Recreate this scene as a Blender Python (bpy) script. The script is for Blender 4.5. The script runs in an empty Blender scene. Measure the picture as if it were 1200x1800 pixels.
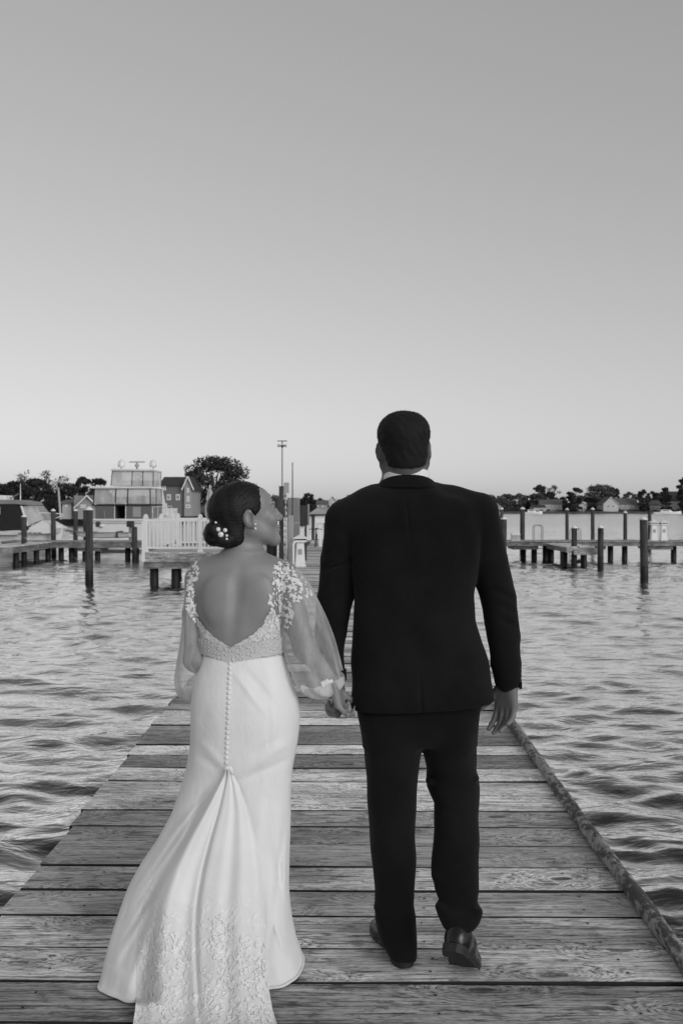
import bpy, math, random
import numpy as np
from mathutils import Vector, Matrix
from mathutils.bvhtree import BVHTree

R = math.radians
rng = np.random.default_rng(7)
random.seed(7)
scene = bpy.context.scene
COL = scene.collection

# ------------------------------------------------------------------ camera
F = 1650.0          # focal length in photo pixels (1200 x 1800 frame)
EYE = 1.53          # camera height over the pier deck (z = 0)
HORIZ = 893.0
WATER = -0.82
cd = bpy.data.cameras.new('Camera')
cam = bpy.data.objects.new('Camera', cd)
COL.objects.link(cam)
cam.location = (0, 0, EYE)
cam.rotation_euler = (R(90), 0, 0)
cd.sensor_fit = 'VERTICAL'
cd.sensor_height = 36.0
cd.sensor_width = 24.0
cd.lens = 36.0 * F / 1800.0
cd.shift_y = (HORIZ - 900.0) / 1800.0
cd.clip_start = 0.05
cd.clip_end = 6000
cd.dof.use_dof = True
cd.dof.focus_distance = 3.15
cd.dof.aperture_fstop = 8.5
scene.camera = cam
scene.render.resolution_x, scene.render.resolution_y = 682, 1024

# ------------------------------------------------------------------ sky, sun, exposure
SUN_EL, SUN_AZ = 10.0, 140.0      # azimuth clockwise from +Y: behind the photographer
world = bpy.data.worlds.new('World')
scene.world = world
world.use_nodes = True
wn, wl = world.node_tree.nodes, world.node_tree.links
wn.clear()
sky = wn.new('ShaderNodeTexSky')
sky.sky_type = 'NISHITA'
sky.sun_disc = False
sky.sun_elevation = R(SUN_EL)
sky.sun_rotation = R(SUN_AZ)
sky.air_density = 1.0
sky.dust_density = 1.0
sky.ozone_density = 1.0
bw = wn.new('ShaderNodeRGBToBW')
bg = wn.new('ShaderNodeBackground')
bg.inputs['Strength'].default_value = 0.10
wo = wn.new('ShaderNodeOutputWorld')
# soft tone curve of the black and white film, applied to the whole sky alike
pw = wn.new('ShaderNodeMath'); pw.operation = 'POWER'; pw.inputs[1].default_value = 0.55
mu = wn.new('ShaderNodeMath'); mu.operation = 'MULTIPLY'; mu.inputs[1].default_value = 2.85
wl.new(sky.outputs[0], bw.inputs[0])
wl.new(bw.outputs[0], pw.inputs[0])
wl.new(pw.outputs[0], mu.inputs[0])
wl.new(mu.outputs[0], bg.inputs['Color'])
wl.new(bg.outputs[0], wo.inputs['Surface'])

sd = bpy.data.lights.new('sun', 'SUN')
sun = bpy.data.objects.new('sun', sd)
COL.objects.link(sun)
sd.energy = 1.1
sd.angle = R(30)
sd.color = (1, 1, 1)
_el, _az = R(22.0), R(SUN_AZ)
_sdir = Vector((math.sin(_az) * math.cos(_el), math.cos(_az) * math.cos(_el), math.sin(_el)))
sun.rotation_euler = _sdir.to_track_quat('Z', 'Y').to_euler()
vs = scene.view_settings
vs.view_transform = 'Standard'
vs.look = 'None'
vs.exposure = 0.0
vs.gamma = 1.0
vs.use_curve_mapping = False

# ------------------------------------------------------------------ helpers
def P(px, py, d):
    """point at distance d whose place in the photograph is (px, py)"""
    return Vector(((px - 600.0) / F * d, d, EYE - (py - HORIZ) / F * d))

def XX(px, d): return (px - 600.0) / F * d
def ZZ(py, d): return EYE - (py - HORIZ) / F * d
def floor_d(py, z=0.0): return F * (EYE - z) / (py - HORIZ)
def G(px, py, z=0.0): return P(px, py, floor_d(py, z))

def ss(a, b, x):
    t = np.clip((np.asarray(x, float) - a) / (b - a), 0, 1)
    return t * t * (3 - 2 * t)

def mesh_obj(name, verts, faces, mat=None, parent=None, smooth=False):
    me = bpy.data.meshes.new(name)
    v = np.asarray(verts, dtype=np.float32).reshape(-1, 3)
    if parent is not None:
        v = v - np.array(parent.get('_base', (0, 0, 0)) if False else BASE.get(parent.name, (0, 0, 0)), dtype=np.float32)
    if isinstance(faces, np.ndarray):
        n, k = faces.shape
        me.vertices.add(len(v)); me.vertices.foreach_set('co', v.ravel())
        me.loops.add(n * k); me.loops.foreach_set('vertex_index', faces.astype(np.int32).ravel())
        me.polygons.add(n)
        me.polygons.foreach_set('loop_start', np.arange(0, n * k, k, dtype=np.int32))
        me.polygons.foreach_set('loop_total', np.full(n, k, dtype=np.int32))
        me.update(calc_edges=True); me.validate()
    else:
        me.from_pydata(v.tolist(), [], faces)
        me.update()
    if mat is not None: me.materials.append(mat)
    if smooth: me.polygons.foreach_set('use_smooth', np.ones(len(me.polygons), dtype=bool))
    o = bpy.data.objects.new(name, me)
    COL.objects.link(o)
    if parent is not None:
        o.parent = parent
        BASE[o.name] = BASE.get(parent.name, (0, 0, 0))
    else:
        BASE[o.name] = (0, 0, 0)
    return o

BASE = {}
def tag(o, label, cat, group=None):
    o['label'] = label; o['category'] = cat
    if group: o['group'] = group
    return o

def thing(name, label, cat, loc=(0, 0, 0), group=None):
    o = bpy.data.objects.new(name, None)
    o.empty_display_size = 0.2
    COL.objects.link(o)
    o.location = loc
    BASE[o.name] = tuple(loc)
    return tag(o, label, cat, group)

class MB:
    """collects simple shapes into one mesh"""
    def __init__(s): s.v, s.f = [], []
    def add(s, vs_, fs_):
        b = len(s.v)
        s.v += [tuple(p) for p in vs_]
        s.f += [tuple(i + b for i in f) for f in fs_]
        return s
    def hexa(s, p):  # 8 points: bottom 4 ccw, top 4 ccw
        return s.add(p, [(3, 2, 1, 0), (4, 5, 6, 7), (0, 1, 5, 4), (1, 2, 6, 5), (2, 3, 7, 6), (3, 0, 4, 7)])
    def box(s, x0, x1, y0, y1, z0, z1):
        return s.hexa([(x0, y0, z0), (x1, y0, z0), (x1, y1, z0), (x0, y1, z0), (x0, y0, z1), (x1, y0, z1), (x1, y1, z1), (x0, y1, z1)])
    def rbox(s, x0, x1, y0, y1, z0, z1, r):
        """box with chamfered upright edges and top edge"""
        def ring(i, z):
            a, b, c, d = x0 + i, x1 - i, y0 + i, y1 - i
            return [(a + r, c, z), (b - r, c, z), (b, c + r, z), (b, d - r, z), (b - r, d, z), (a + r, d, z), (a, d - r, z), (a, c + r, z)]
        return s.rings([ring(0, z0), ring(0, z1 - r), ring(r * .8, z1)], True, True)
    def rings(s, rs, cap0=True, cap1=True):
        n = len(rs[0]); vs_ = [p for r_ in rs for p in r_]; fs_ = []
        for i in range(len(rs) - 1):
            for j in range(n):
                k = (j + 1) % n
                fs_.append((i * n + j, i * n + k, (i + 1) * n + k, (i + 1) * n + j))
        if cap0: fs_.append(tuple(range(n - 1, -1, -1)))
        if cap1: fs_.append(tuple(range((len(rs) - 1) * n, len(rs) * n)))
        return s.add(vs_, fs_)
    def tube(s, pts, rad, n=8, caps=True):
        pts = [Vector(p) for p in pts]
        if not hasattr(rad, '__len__'): rad = [rad] * len(pts)
        rs = []; up = None
        for i, p in enumerate(pts):
            t = (pts[min(i + 1, len(pts) - 1)] - pts[max(i - 1, 0)]).normalized()
            if up is None:
                up = Vector((0, 0, 1)) if abs(t.z) < 0.9 else Vector((1, 0, 0))
            a = t.cross(up).normalized(); b = a.cross(t).normalized(); up = b
            rs.append([p + rad[i] * (math.cos(q) * a + math.sin(q) * b) for q in [2 * math.pi * j / n for j in range(n)]])
        rs = [r_[::-1] for r_ in rs]
        return s.rings(rs, caps, caps)
    def lathe(s, c, prof, n=16, sy=1.0):
        rs = [[(c[0] + r_ * math.cos(2 * math.pi * j / n), c[1] + sy * r_ * math.sin(2 * math.pi * j / n), c[2] + z) for j in range(n)] for r_, z in prof]
        return s.rings(rs)
    def square(s, c, prof):
        """stack of squares: (half_width, z)"""
        rs = [[(c[0] - a, c[1] - a, c[2] + z), (c[0] + a, c[1] - a, c[2] + z), (c[0] + a, c[1] + a, c[2] + z), (c[0] - a, c[1] + a, c[2] + z)] for a, z in prof]
        return s.rings(rs)
    def ball(s, c, r, n=12, m=8):
        if not hasattr(r, '__len__'): r = (r, r, r)
        rs = []
        for i in range(1, m):
            ph = math.pi * i / m
            rs.append([(c[0] + r[0] * math.sin(ph) * math.cos(2 * math.pi * j / n), c[1] + r[1] * math.sin(ph) * math.sin(2 * math.pi * j / n), c[2] - r[2] * math.cos(ph)) for j in range(n)])
        return s.rings(rs)
    def build(s, name, mat, parent=None, smooth=False):
        return mesh_obj(name, s.v, s.f, mat, parent, smooth)

def structure(o): o['kind'] = 'structure'; return o
def stuff(o): o['kind'] = 'stuff'; return o

# ------------------------------------------------------------------ materials (black and white film: everything is grey)
class NT:
    def __init__(s, name):
        s.m = bpy.data.materials.new(name); s.m.use_nodes = True
        s.t = s.m.node_tree; s.n = s.t.nodes; s.l = s.t.links
        s.n.clear()
        s.out = s.n.new('ShaderNodeOutputMaterial')
        s.p = s.n.new('ShaderNodeBsdfPrincipled')
        s.l.new(s.p.outputs[0], s.out.inputs[0])
    def set(s, sock, val):
        if hasattr(val, 'is_output'): s.l.new(val, sock)
        else:
            try: sock.default_value = val
            except Exception:
                sock.default_value = (val, val, val) if len(sock.default_value) == 3 else (val, val, val, 1)
    def math(s, op, a, b=0.0, c=None, clamp=False):
        n = s.n.new('ShaderNodeMath'); n.operation = op; n.use_clamp = clamp
        s.set(n.inputs[0], a); s.set(n.inputs[1], b)
        if c is not None: s.set(n.inputs[2], c)
        return n.outputs[0]
    def vmath(s, op, a, b):
        n = s.n.new('ShaderNodeVectorMath'); n.operation = op
        s.set(n.inputs[0], a); s.set(n.inputs[1], b)
        return n.outputs[0]
    def coord(s, kind='Object'):
        return s.n.new('ShaderNodeTexCoord').outputs[kind]
    def rand(s): return s.n.new('ShaderNodeObjectInfo').outputs['Random']
    def objcol(s):
        n = s.n.new('ShaderNodeObjectInfo'); b = s.n.new('ShaderNodeRGBToBW'); s.l.new(n.outputs['Color'], b.inputs[0]); return b.outputs[0]
    def noise(s, vec, scale=1.0, detail=3.0, rough=0.55, dist=0.0):
        n = s.n.new('ShaderNodeTexNoise')
        s.set(n.inputs['Vector'], vec); s.set(n.inputs['Scale'], scale); s.set(n.inputs['Detail'], detail)
        s.set(n.inputs['Roughness'], rough); s.set(n.inputs['Distortion'], dist)
        return n.outputs['Fac']
    def voro(s, vec, scale=1.0, rnd=1.0, feature='F1', dim='3D'):
        n = s.n.new('ShaderNodeTexVoronoi'); n.feature = feature; n.voronoi_dimensions = dim
        s.set(n.inputs['Vector'], vec); s.set(n.inputs['Scale'], scale); s.set(n.inputs['Randomness'], rnd)
        return n.outputs['Distance']
    def map(s, x, a, b, c=0.0, d=1.0, smooth=True):
        n = s.n.new('ShaderNodeMapRange'); n.interpolation_type = 'SMOOTHSTEP' if smooth else 'LINEAR'
        s.set(n.inputs[0], x); s.set(n.inputs[1], a); s.set(n.inputs[2], b); s.set(n.inputs[3], c); s.set(n.inputs[4], d)
        return n.outputs[0]
    def mix(s, f, a, b):
        return s.math('ADD', s.math('MULTIPLY', a, s.math('SUBTRACT', 1.0, f)), s.math('MULTIPLY', b, f))
    def bump(s, h, dist=0.01, strength=0.6):
        n = s.n.new('ShaderNodeBump'); s.set(n.inputs['Height'], h); n.inputs['Distance'].default_value = dist; n.inputs['Strength'].default_value = strength
        s.l.new(n.outputs[0], s.p.inputs['Normal']); return n.outputs[0]
    def grey(s, g, rough=0.6):
        """plug a grey value into the base colour"""
        if hasattr(g, 'is_output'):
            c = s.n.new('ShaderNodeCombineColor')
            for i in range(3): s.l.new(g, c.inputs[i])
            s.l.new(c.outputs[0], s.p.inputs['Base Color'])
        else: s.p.inputs['Base Color'].default_value = (g, g, g, 1)
        s.set(s.p.inputs['Roughness'], rough)

def plain(name, g, rough=0.6, var=0.15, scale=6.0, bump=0.0, stretch=(1, 1, 1), metallic=0.0):
    """surface with slight mottling and wear"""
    t = NT(name)
    v = t.vmath('MULTIPLY', t.coord(), Vector(stretch))
    v = t.vmath('ADD', v, t.math('MULTIPLY', t.rand(), 37.0))
    n1 = t.noise(v, scale, 5.0, 0.6)
    n2 = t.noise(v, scale * 7.3, 3.0, 0.6)
    k = t.math('ADD', t.math('MULTIPLY', n1, 0.65), t.math('MULTIPLY', n2, 0.35))
    t.grey(t.math('MULTIPLY', t.map(k, 0.3, 0.7, 1 - var, 1 + var, False), g), rough)
    t.p.inputs['Metallic'].default_value = metallic
    if bump: t.bump(k, bump, 0.7)
    return t.m

def wood_mat(name, base=0.24, along=0, fine=1.0, knots=True):
    """weathered board: grain along one axis, knots, splits, stains; tone per board from the object colour"""
    t = NT(name)
    co = t.coord()
    off = t.math('MULTIPLY', t.rand(), 91.7)
    v = t.vmath('ADD', co, off)
    st = [6.0, 6.0, 6.0]; st[along] = 1.0
    lo = t.vmath('MULTIPLY', v, Vector(st))
    warp = t.noise(lo, 1.1, 2.0)
    kd = t.voro(t.vmath('MULTIPLY', t.vmath('ADD', v, t.math('MULTIPLY', t.noise(v, 14.0, 2.0), .02)), Vector([1.5 if i == along else 3.8 for i in range(3)])), 1.0, 1.0, 'F1', '2D')
    near = t.map(kd, 0.0, 0.42, 1.0, 0.0)
    # fibres bend round the knots
    fv = t.vmath('MULTIPLY', v, Vector([4.0 if i == along else 95.0 * fine for i in range(3)]))
    bend = t.math('ADD', t.math('MULTIPLY', warp, 9.0), t.math('MULTIPLY', near, 9.0 if knots else 0.0))
    fv2 = t.vmath('ADD', fv, bend)
    g1 = t.noise(fv2, 1.0, 3.0, 0.62)
    g2 = t.noise(t.vmath('MULTIPLY', fv2, Vector((0.8, 0.32, 0.32)) if along == 0 else Vector((0.32, 0.8, 0.32))), 1.0, 3.0, 0.6)
    g3 = t.noise(t.vmath('MULTIPLY', v, Vector([34.0 if i == along else 240.0 for i in range(3)])), 1.0, 2.0, 0.6)
    stain = t.noise(t.vmath('MULTIPLY', v, Vector([1.6 if i == along else 4.0 for i in range(3)])), 1.0, 5.0, 0.62)
    blot = t.noise(t.vmath('MULTIPLY', v, Vector([14.0 if i == along else 34.0 for i in range(3)])), 1.0, 6.0, 0.72)
    grain = t.math('ADD', t.math('MULTIPLY', g1, 0.45), t.math('ADD', t.math('MULTIPLY', g2, 0.25), t.math('MULTIPLY', g3, 0.3)))
    val = t.map(grain, 0.41, 0.58, 0.34, 1.38, False)
    val = t.math('MULTIPLY', val, t.map(g1, 0.44, 0.36, 1.0, 0.45))
    val = t.math('MULTIPLY', val, t.map(stain, 0.34, 0.62, 0.6, 1.16))
    val = t.math('MULTIPLY', val, t.map(blot, 0.53, 0.64, 1.0, 0.42))
    split = t.map(t.noise(t.vmath('MULTIPLY', fv2, Vector((0.35, 0.8, 0.8)) if along == 0 else Vector((0.8, 0.35, 0.8))), 1.0, 1.0, 0.4), 0.30, 0.255)
    val = t.math('MULTIPLY', val, t.mix(split, 1.0, 0.22))
    h = t.math('SUBTRACT', grain, t.math('MULTIPLY', split, 0.8))
    if knots:
        kn = t.math('MULTIPLY', t.map(kd, 0.085, 0.05), t.map(t.noise(t.vmath('MULTIPLY', v, Vector((30, 60, 30))), 1.0, 3.0), 0.35, 0.6, 0.55, 1.0))
        ringn = t.math('SINE', t.math('MULTIPLY', kd, 190.0))
        val = t.math('MULTIPLY', val, t.mix(kn, 1.0, 0.25))
        val = t.math('MULTIPLY', val, t.math('ADD', 1.0, t.math('MULTIPLY', t.math('MULTIPLY', ringn, t.map(kd, 0.2, 0.06)), 0.16)))
        h = t.math('SUBTRACT', h, t.math('MULTIPLY', kn, 0.3))
    # some boards are planed smoother than others
    r2 = t.math('FRACT', t.math('MULTIPLY', t.rand(), 17.3))
    val = t.mix(t.map(r2, 0.4, 1.0, 0.0, 0.35, False), val, t.math('ADD', 0.3, t.math('MULTIPLY', stain, 0.9)))
    val = t.math('MULTIPLY', val, base)
    val = t.math('MULTIPLY', val, t.objcol())
    t.grey(val, t.map(grain, 0.3, 0.7, 0.72, 0.5, False))
    t.bump(h, 0.006, 0.7)
    return t.m

M = {}
M['plank'] = wood_mat('weathered_plank', 0.66, 0)
M['beam'] = wood_mat('weathered_beam', 0.30, 0, 0.5, False)
M['beam_y'] = wood_mat('weathered_beam_lengthwise', 0.30, 1, 0.5, False)
M['pile'] = plain('pile_wood', 0.05, 0.85, 1.0, 3.0, 0.02, (5, 5, 0.6))
M['wet'] = plain('wet_growth', 0.006, 0.6, 0.5, 9.0, 0.01)
M['plank_edge'] = plain('grimy_shaded_edge', 0.022, 0.9, 0.4, 12.0)  # near-black board sides: shade of the seams painted in, along with grime
M['nail'] = plain('rusty_nail', 0.012, 0.7)
M['white'] = plain('white_paint', 0.8, 0.4, 0.07, 3.0)
M['vinyl'] = plain('white_vinyl', 0.8, 0.45, 0.05, 2.0)
M['gel'] = plain('white_gelcoat', 0.78, 0.25, 0.08, 1.2)
M['canvas'] = plain('dark_canvas', 0.014, 0.85, 0.3, 4.0, 0.004)
M['dark'] = plain('dark_plastic', 0.03, 0.5, 0.25)
M['greybox'] = plain('grey_metal', 0.22, 0.5, 0.2, 3.0)
M['lightbox'] = plain('pale_grey_metal', 0.36, 0.5, 0.15, 3.0)
M['steel'] = plain('galvanised_steel', 0.25, 0.45, 0.2, 8.0)
M['rope'] = plain('rope', 0.4, 0.9, 0.3, 30)
M['glassdark'] = plain('dark_glass', 0.03, 0.08, 0.1)
M['hull_dark'] = plain('dark_hull_stripe', 0.13, 0.3, 0.1)
M['vent'] = plain('dark_vent', 0.05, 0.5)
def vinyl_window():
    t = NT('clear_vinyl')
    tr = t.n.new('ShaderNodeBsdfTransparent'); tr.inputs[0].default_value = (.85, .85, .85, 1)
    df = t.n.new('ShaderNodeBsdfTranslucent'); df.inputs[0].default_value = (.5, .5, .5, 1)
    m1 = t.n.new('ShaderNodeMixShader'); m2 = t.n.new('ShaderNodeMixShader')
    nz = t.noise(t.vmath('MULTIPLY', t.coord(), Vector((1.6, 1.6, 0.8))), 1.0, 2.0)
    t.grey(0.9, 0.12)
    t.l.new(t.map(nz, 0.35, 0.65, 0.3, 0.55), m1.inputs[0]); t.l.new(t.p.outputs[0], m1.inputs[2]); t.l.new(tr.outputs[0], m1.inputs[1])
    m2.inputs[0].default_value = 0.12
    t.l.new(m1.outputs[0], m2.inputs[1]); t.l.new(df.outputs[0], m2.inputs[2])
    t.l.new(m2.outputs[0], t.out.inputs[0])
    return t.m
M['clear'] = vinyl_window()
def bark_rail():
    t = NT('lichen_rail')
    v = t.coord()
    a = t.noise(t.vmath('MULTIPLY', v, Vector((1, 0.5, 1))), 38.0, 5.0, 0.7)
    b = t.noise(t.vmath('MULTIPLY', v, Vector((1, 0.4, 1))), 9.0, 3.0, 0.6)
    k = t.math('ADD', t.math('MULTIPLY', a, 0.55), t.math('MULTIPLY', b, 0.45))
    t.grey(t.mix(t.map(k, 0.44, 0.54), 0.06, t.map(a, 0.3, 0.7, 0.18, 0.34)), 0.85)
    t.bump(k, 0.012, 0.9)
    return t.m
M['rail'] = bark_rail()
def water_mat():
    t = NT('water')
    v = t.coord()
    n1 = t.noise(t.vmath('MULTIPLY', v, Vector((1.6, 3.6, 1))), 1.0, 4.0, 0.55, 0.6)
    n2 = t.noise(t.vmath('MULTIPLY', v, Vector((5.5, 11.0, 1))), 1.0, 2.0, 0.5, 0.4)
    n3 = t.noise(t.vmath('MULTIPLY', v, Vector((0.30, 0.75, 1))), 1.0, 3.0, 0.6, 0.5)
    sy = t.n.new('ShaderNodeSeparateXYZ'); t.l.new(v, sy.inputs[0])
    h = t.math('ADD', t.math('MULTIPLY', n1, 0.75), t.math('MULTIPLY', n2, 0.14))
    # waves too far off for the mesh
    h = t.math('ADD', h, t.math('MULTIPLY', n3, t.map(sy.outputs[1], 40.0, 160.0, 0.0, 9.0)))
    t.grey(0.012, 0.04)
    t.p.inputs['IOR'].default_value = 1.45
    b = t.bump(h, 0.10, 0.5)
    gl = t.n.new('ShaderNodeBsdfGlossy')
    t.l.new(t.map(sy.outputs[1], 45.0, 140.0, 0.045, 0.24), gl.inputs['Roughness'])      # unresolved ripples
    gl.inputs['Color'].default_value = (.92, .92, .92, 1)
    t.l.new(b, gl.inputs['Normal'])
    mx = t.n.new('ShaderNodeMixShader')
    fr = t.n.new('ShaderNodeFresnel'); fr.inputs['IOR'].default_value = 1.33; t.l.new(b, fr.inputs['Normal'])
    t.l.new(t.map(fr.outputs[0], 0.03, 0.24, 0.03, 0.98, False), mx.inputs[0])
    t.l.new(t.p.outputs[0], mx.inputs[1]); t.l.new(gl.outputs[0], mx.inputs[2]); t.l.new(mx.outputs[0], t.out.inputs[0])
    return t.m
M['water'] = water_mat()
M['land'] = plain('shore_ground', 0.07, 0.95, 0.5, 0.3, 0.05)
M['leaf'] = plain('dark_foliage', 0.035, 0.8, 0.5, 0.6)
M['leaf_mid'] = plain('mid_foliage', 0.09, 0.8, 0.5, 0.6)  # lifted grey; on the far-shore trees it paints distance haze into the leaves
M['leaf_pale'] = plain('pale_foliage', 0.11, 0.8, 0.4, 0.6)
M['trunk'] = plain('tree_bark', 0.06, 0.9, 0.4, 2.0)
M['siding_grey'] = plain('grey_siding', 0.16, 0.8, 0.12, 2.0, 0, (0.3, 0.3, 14))
M['siding_white'] = plain('white_siding', 0.5, 0.7, 0.1, 2.0, 0, (0.3, 0.3, 14))
M['siding_mid'] = plain('beige_siding', 0.32, 0.8, 0.1, 2.0, 0, (0.3, 0.3, 14))
M['roof_dark'] = plain('dark_shingles', 0.045, 0.9, 0.3, 3.0)
M['roof_mid'] = plain('weathered_shingles', 0.13, 0.9, 0.3, 3.0)
M['brick'] = plain('chimney_brick', 0.3, 0.9, 0.3, 6.0)
M['thatch'] = plain('pale_canopy', 0.42, 0.9, 0.3, 8.0)
# ------------------------------------------------------------------ setting: water and shore
def build_water():
    rows = [(-90.0, 160.0), (-30.0, 80.0), (-8.0, 36.0), (0.0, 16.0), (2.0, 11.0)]
    y = 3.0
    while y < 2600:
        rows.append((y, 0.75 * y + 9.0)); y *= 1.0062 if y < 120 else 1.02
    NC = 560
    ys = np.array([r_[0] for r_ in rows]); sp = np.array([r_[1] for r_ in rows])
    u = np.linspace(-1, 1, NC)
    X = sp[:, None] * u[None, :]; Y = np.repeat(ys[:, None], NC, 1)
    cell = np.maximum(np.gradient(ys)[:, None] * 0.6, (2 * sp / NC)[:, None])
    Z = np.zeros_like(X); DX = np.zeros_like(X); DY = np.zeros_like(X)
    g = np.random.default_rng(11)
    for i in range(110):
        lam = math.exp(g.uniform(math.log(0.17), math.log(1.35)))
        th = g.normal(0.28, 0.5)
        kx, ky = math.sin(th) * 2 * math.pi / lam, math.cos(th) * 2 * math.pi / lam
        a = 0.0047 * lam * g.uniform(0.5, 1.3)
        ph = g.uniform(0, 6.28)
        att = ss(2.2, 4.5, lam / cell)
        arg = kx * X + ky * Y + ph
        s_, c_ = np.sin(arg), np.cos(arg)
        Z += a * att * c_
        DX -= a * att * math.sin(th) * s_; DY -= a * att * math.cos(th) * s_
    # gusts: patches of calmer and rougher water
    gust = 0.85 + 0.3 * np.sin(X * 0.31 + 1.1) * np.sin(Y * 0.23 + X * 0.11)
    Z *= gust
    V = np.stack([X + 0.7 * DX, Y + 0.7 * DY, Z + WATER], -1).reshape(-1, 3)
    nr = len(rows)
    idx = np.arange(nr * NC).reshape(nr, NC)
    Fq = np.stack([idx[:-1, :-1], idx[:-1, 1:], idx[1:, 1:], idx[1:, :-1]], -1).reshape(-1, 4)
    o = mesh_obj('water', V, Fq, M['water'], None, True)
    structure(o)
build_water()

def build_shore():
    """one sheet of land behind the marina; the shoreline steps back towards the right"""
    line = [(-2500, 150), (-400, 128), (-120, 118), (-62, 112), (-40, 118), (-24, 150), (-16, 215), (-6, 290), (25, 350), (70, 383), (180, 392), (420, 380), (2500, 300)]
    def lerp(x):
        for (a, b), (c, d) in zip(line, line[1:]):
            if a <= x <= c: return b + (d - b) * (x - a) / (c - a)
        return line[-1][1]
    xs = sorted(set([p[0] for p in line] + [x for x in range(-200, 240, 6)]))
    prof = [(-1.0, WATER - 1.0), (0.0, WATER - 0.1), (0.25, WATER + 0.75), (1.2, WATER + 0.95), (6, -0.05), (25, 0.6), (120, 3.0), (2500, 6.0)]
    V, Fc = [], []
    for i, x in enumerate(xs):
        for j, (dy, z) in enumerate(prof):
            V.append((x, lerp(x) + dy, z + (0.12 * math.sin(x * 1.7 + j) if 1 < j < 5 else 0)))
    n = len(prof)
    for i in range(len(xs) - 1):
        for j in range(n - 1):
            Fc.append((i * n + j, (i + 1) * n + j, (i + 1) * n + j + 1, i * n + j + 1))
    structure(mesh_obj('shore_ground', V, Fc, M['land'], None, False))
    return lerp
shore_y = build_shore()

# ------------------------------------------------------------------ the pier we walk on
def pier_edges(d):
    k = min(d, 9.0)
    return -1.239 - 0.0142 * k, 1.066 + 0.0165 * k

PIER_END = 41.4
pier = thing('plank_pier', 'long pier of weathered grey planks that the couple walk along', 'pier', (0, 2.4, 0))
seam_px = [1733, 1672, 1615, 1570.6, 1529, 1491, 1458, 1430, 1402.6, 1378, 1354.8, 1332, 1315, 1298, 1280, 1266]
seams = [floor_d(p - 5) for p in seam_px]
seams = [seams[0] - 0.75, seams[0] - 0.5, seams[0] - 0.245] + seams
while seams[-1] < PIER_END - 0.3: seams.append(seams[-1] + random.uniform(0.225, 0.262))
# tone of the near boards, from the edge of the picture outwards
near_tone = [0.62, 0.64, 0.62, 0.95, 1.0, 0.85, 1.0, 0.72, 0.66, 0.8, 1.3, 1.45, 1.35, 0.5, 1.6, 0.5, 0.6, 1.55, 1.2, .9]
nail_v = [(math.cos(a) * 0.0055, math.sin(a) * 0.0055) for a in [k * math.pi / 4 for k in range(8)]]
for i in range(len(seams) - 1):
    y0, y1 = seams[i], seams[i + 1]
    yc = 0.5 * (y0 + y1); w = (y1 - y0) / 2
    gap = random.uniform(0.0035, 0.0065)
    xl, xr = pier_edges(yc)
    xl += random.uniform(-0.012, 0.012); xr += random.uniform(-0.006, 0.01)
    ns = 9 if yc < 12 else 3
    rs = []
    top = random.uniform(-0.004, 0.003) if yc < 12 else 0
    bow = random.uniform(-0.004, 0.004)
    for k in range(ns + 1):
        u = k / ns; x = xl + (xr - xl) * u
        e0 = -w + gap + random.uniform(-0.0016, 0.0016); e1 = w - gap + random.uniform(-0.0016, 0.0016)
        zt = top + bow * math.sin(u * 5 + i) + random.uniform(-0.0006, 0.0006)
        b = 0.0025
        xo = 0.0
        if k == 0: xo = random.uniform(-.004, .004)
        rs.append([(x + xo, e0, -0.038), (x + xo, e0, zt - b), (x, e0 + b * 1.3, zt), (x, e1 - b * 1.3, zt), (x, e1, zt - b), (x, e1, -0.038)])
    mb = MB(); mb.rings([r_[::-1] for r_ in rs])
    nf = len(mb.f)
    if yc < 9:
        for xb in (-0.98, -0.34, 0.31, 0.92):
            for s_ in (-0.5, 0.45):
                cx, cy = xb + random.uniform(-0.02, 0.02), s_ * w + random.uniform(-.02, .02)
                zt = top + 0.0045
                mb.add([(cx + a, cy + b_, zt) for a, b_ in nail_v], [tuple(range(8))])
    o = mesh_obj('plank', mb.v, mb.f, M['plank'])
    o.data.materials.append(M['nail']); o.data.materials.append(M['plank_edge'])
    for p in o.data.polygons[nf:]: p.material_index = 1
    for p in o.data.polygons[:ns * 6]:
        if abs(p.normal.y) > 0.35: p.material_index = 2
    o.parent = pier
    o.location = (0, yc - 2.4, 0)
    o.rotation_euler = (0, 0, -0.0125 + random.uniform(-0.0015, 0.0015))
    tn = near_tone[i] if i < len(near_tone) else random.choice((random.uniform(0.42, 0.7), random.uniform(0.8, 1.1), random.uniform(1.2, 1.6)))
    o.color = (tn, tn, tn, 1)
for xb in (-1.08, -0.36, 0.36, 0.98):
    mb = MB(); mb.box(xb - 0.04, xb + 0.04, 1.4, PIER_END, -0.30, -0.042); mb.build('stringer', M['beam_y'], pier)
for k in range(14):
    y = 4.2 + k * 2.8
    mb = MB(); mb.box(-1.22, 1.10, y - 0.05, y + 0.05, -0.52, -0.304); mb.build('cross_beam', M['beam'], pier)
    for xb in (-1.0, 0.95):
        mb = MB(); mb.lathe((xb, y + 0.18, 0), [(0.12, -2.2), (0.12, -0.06)], 12); mb.build('support_post', M['wet'], pier, True)
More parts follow.
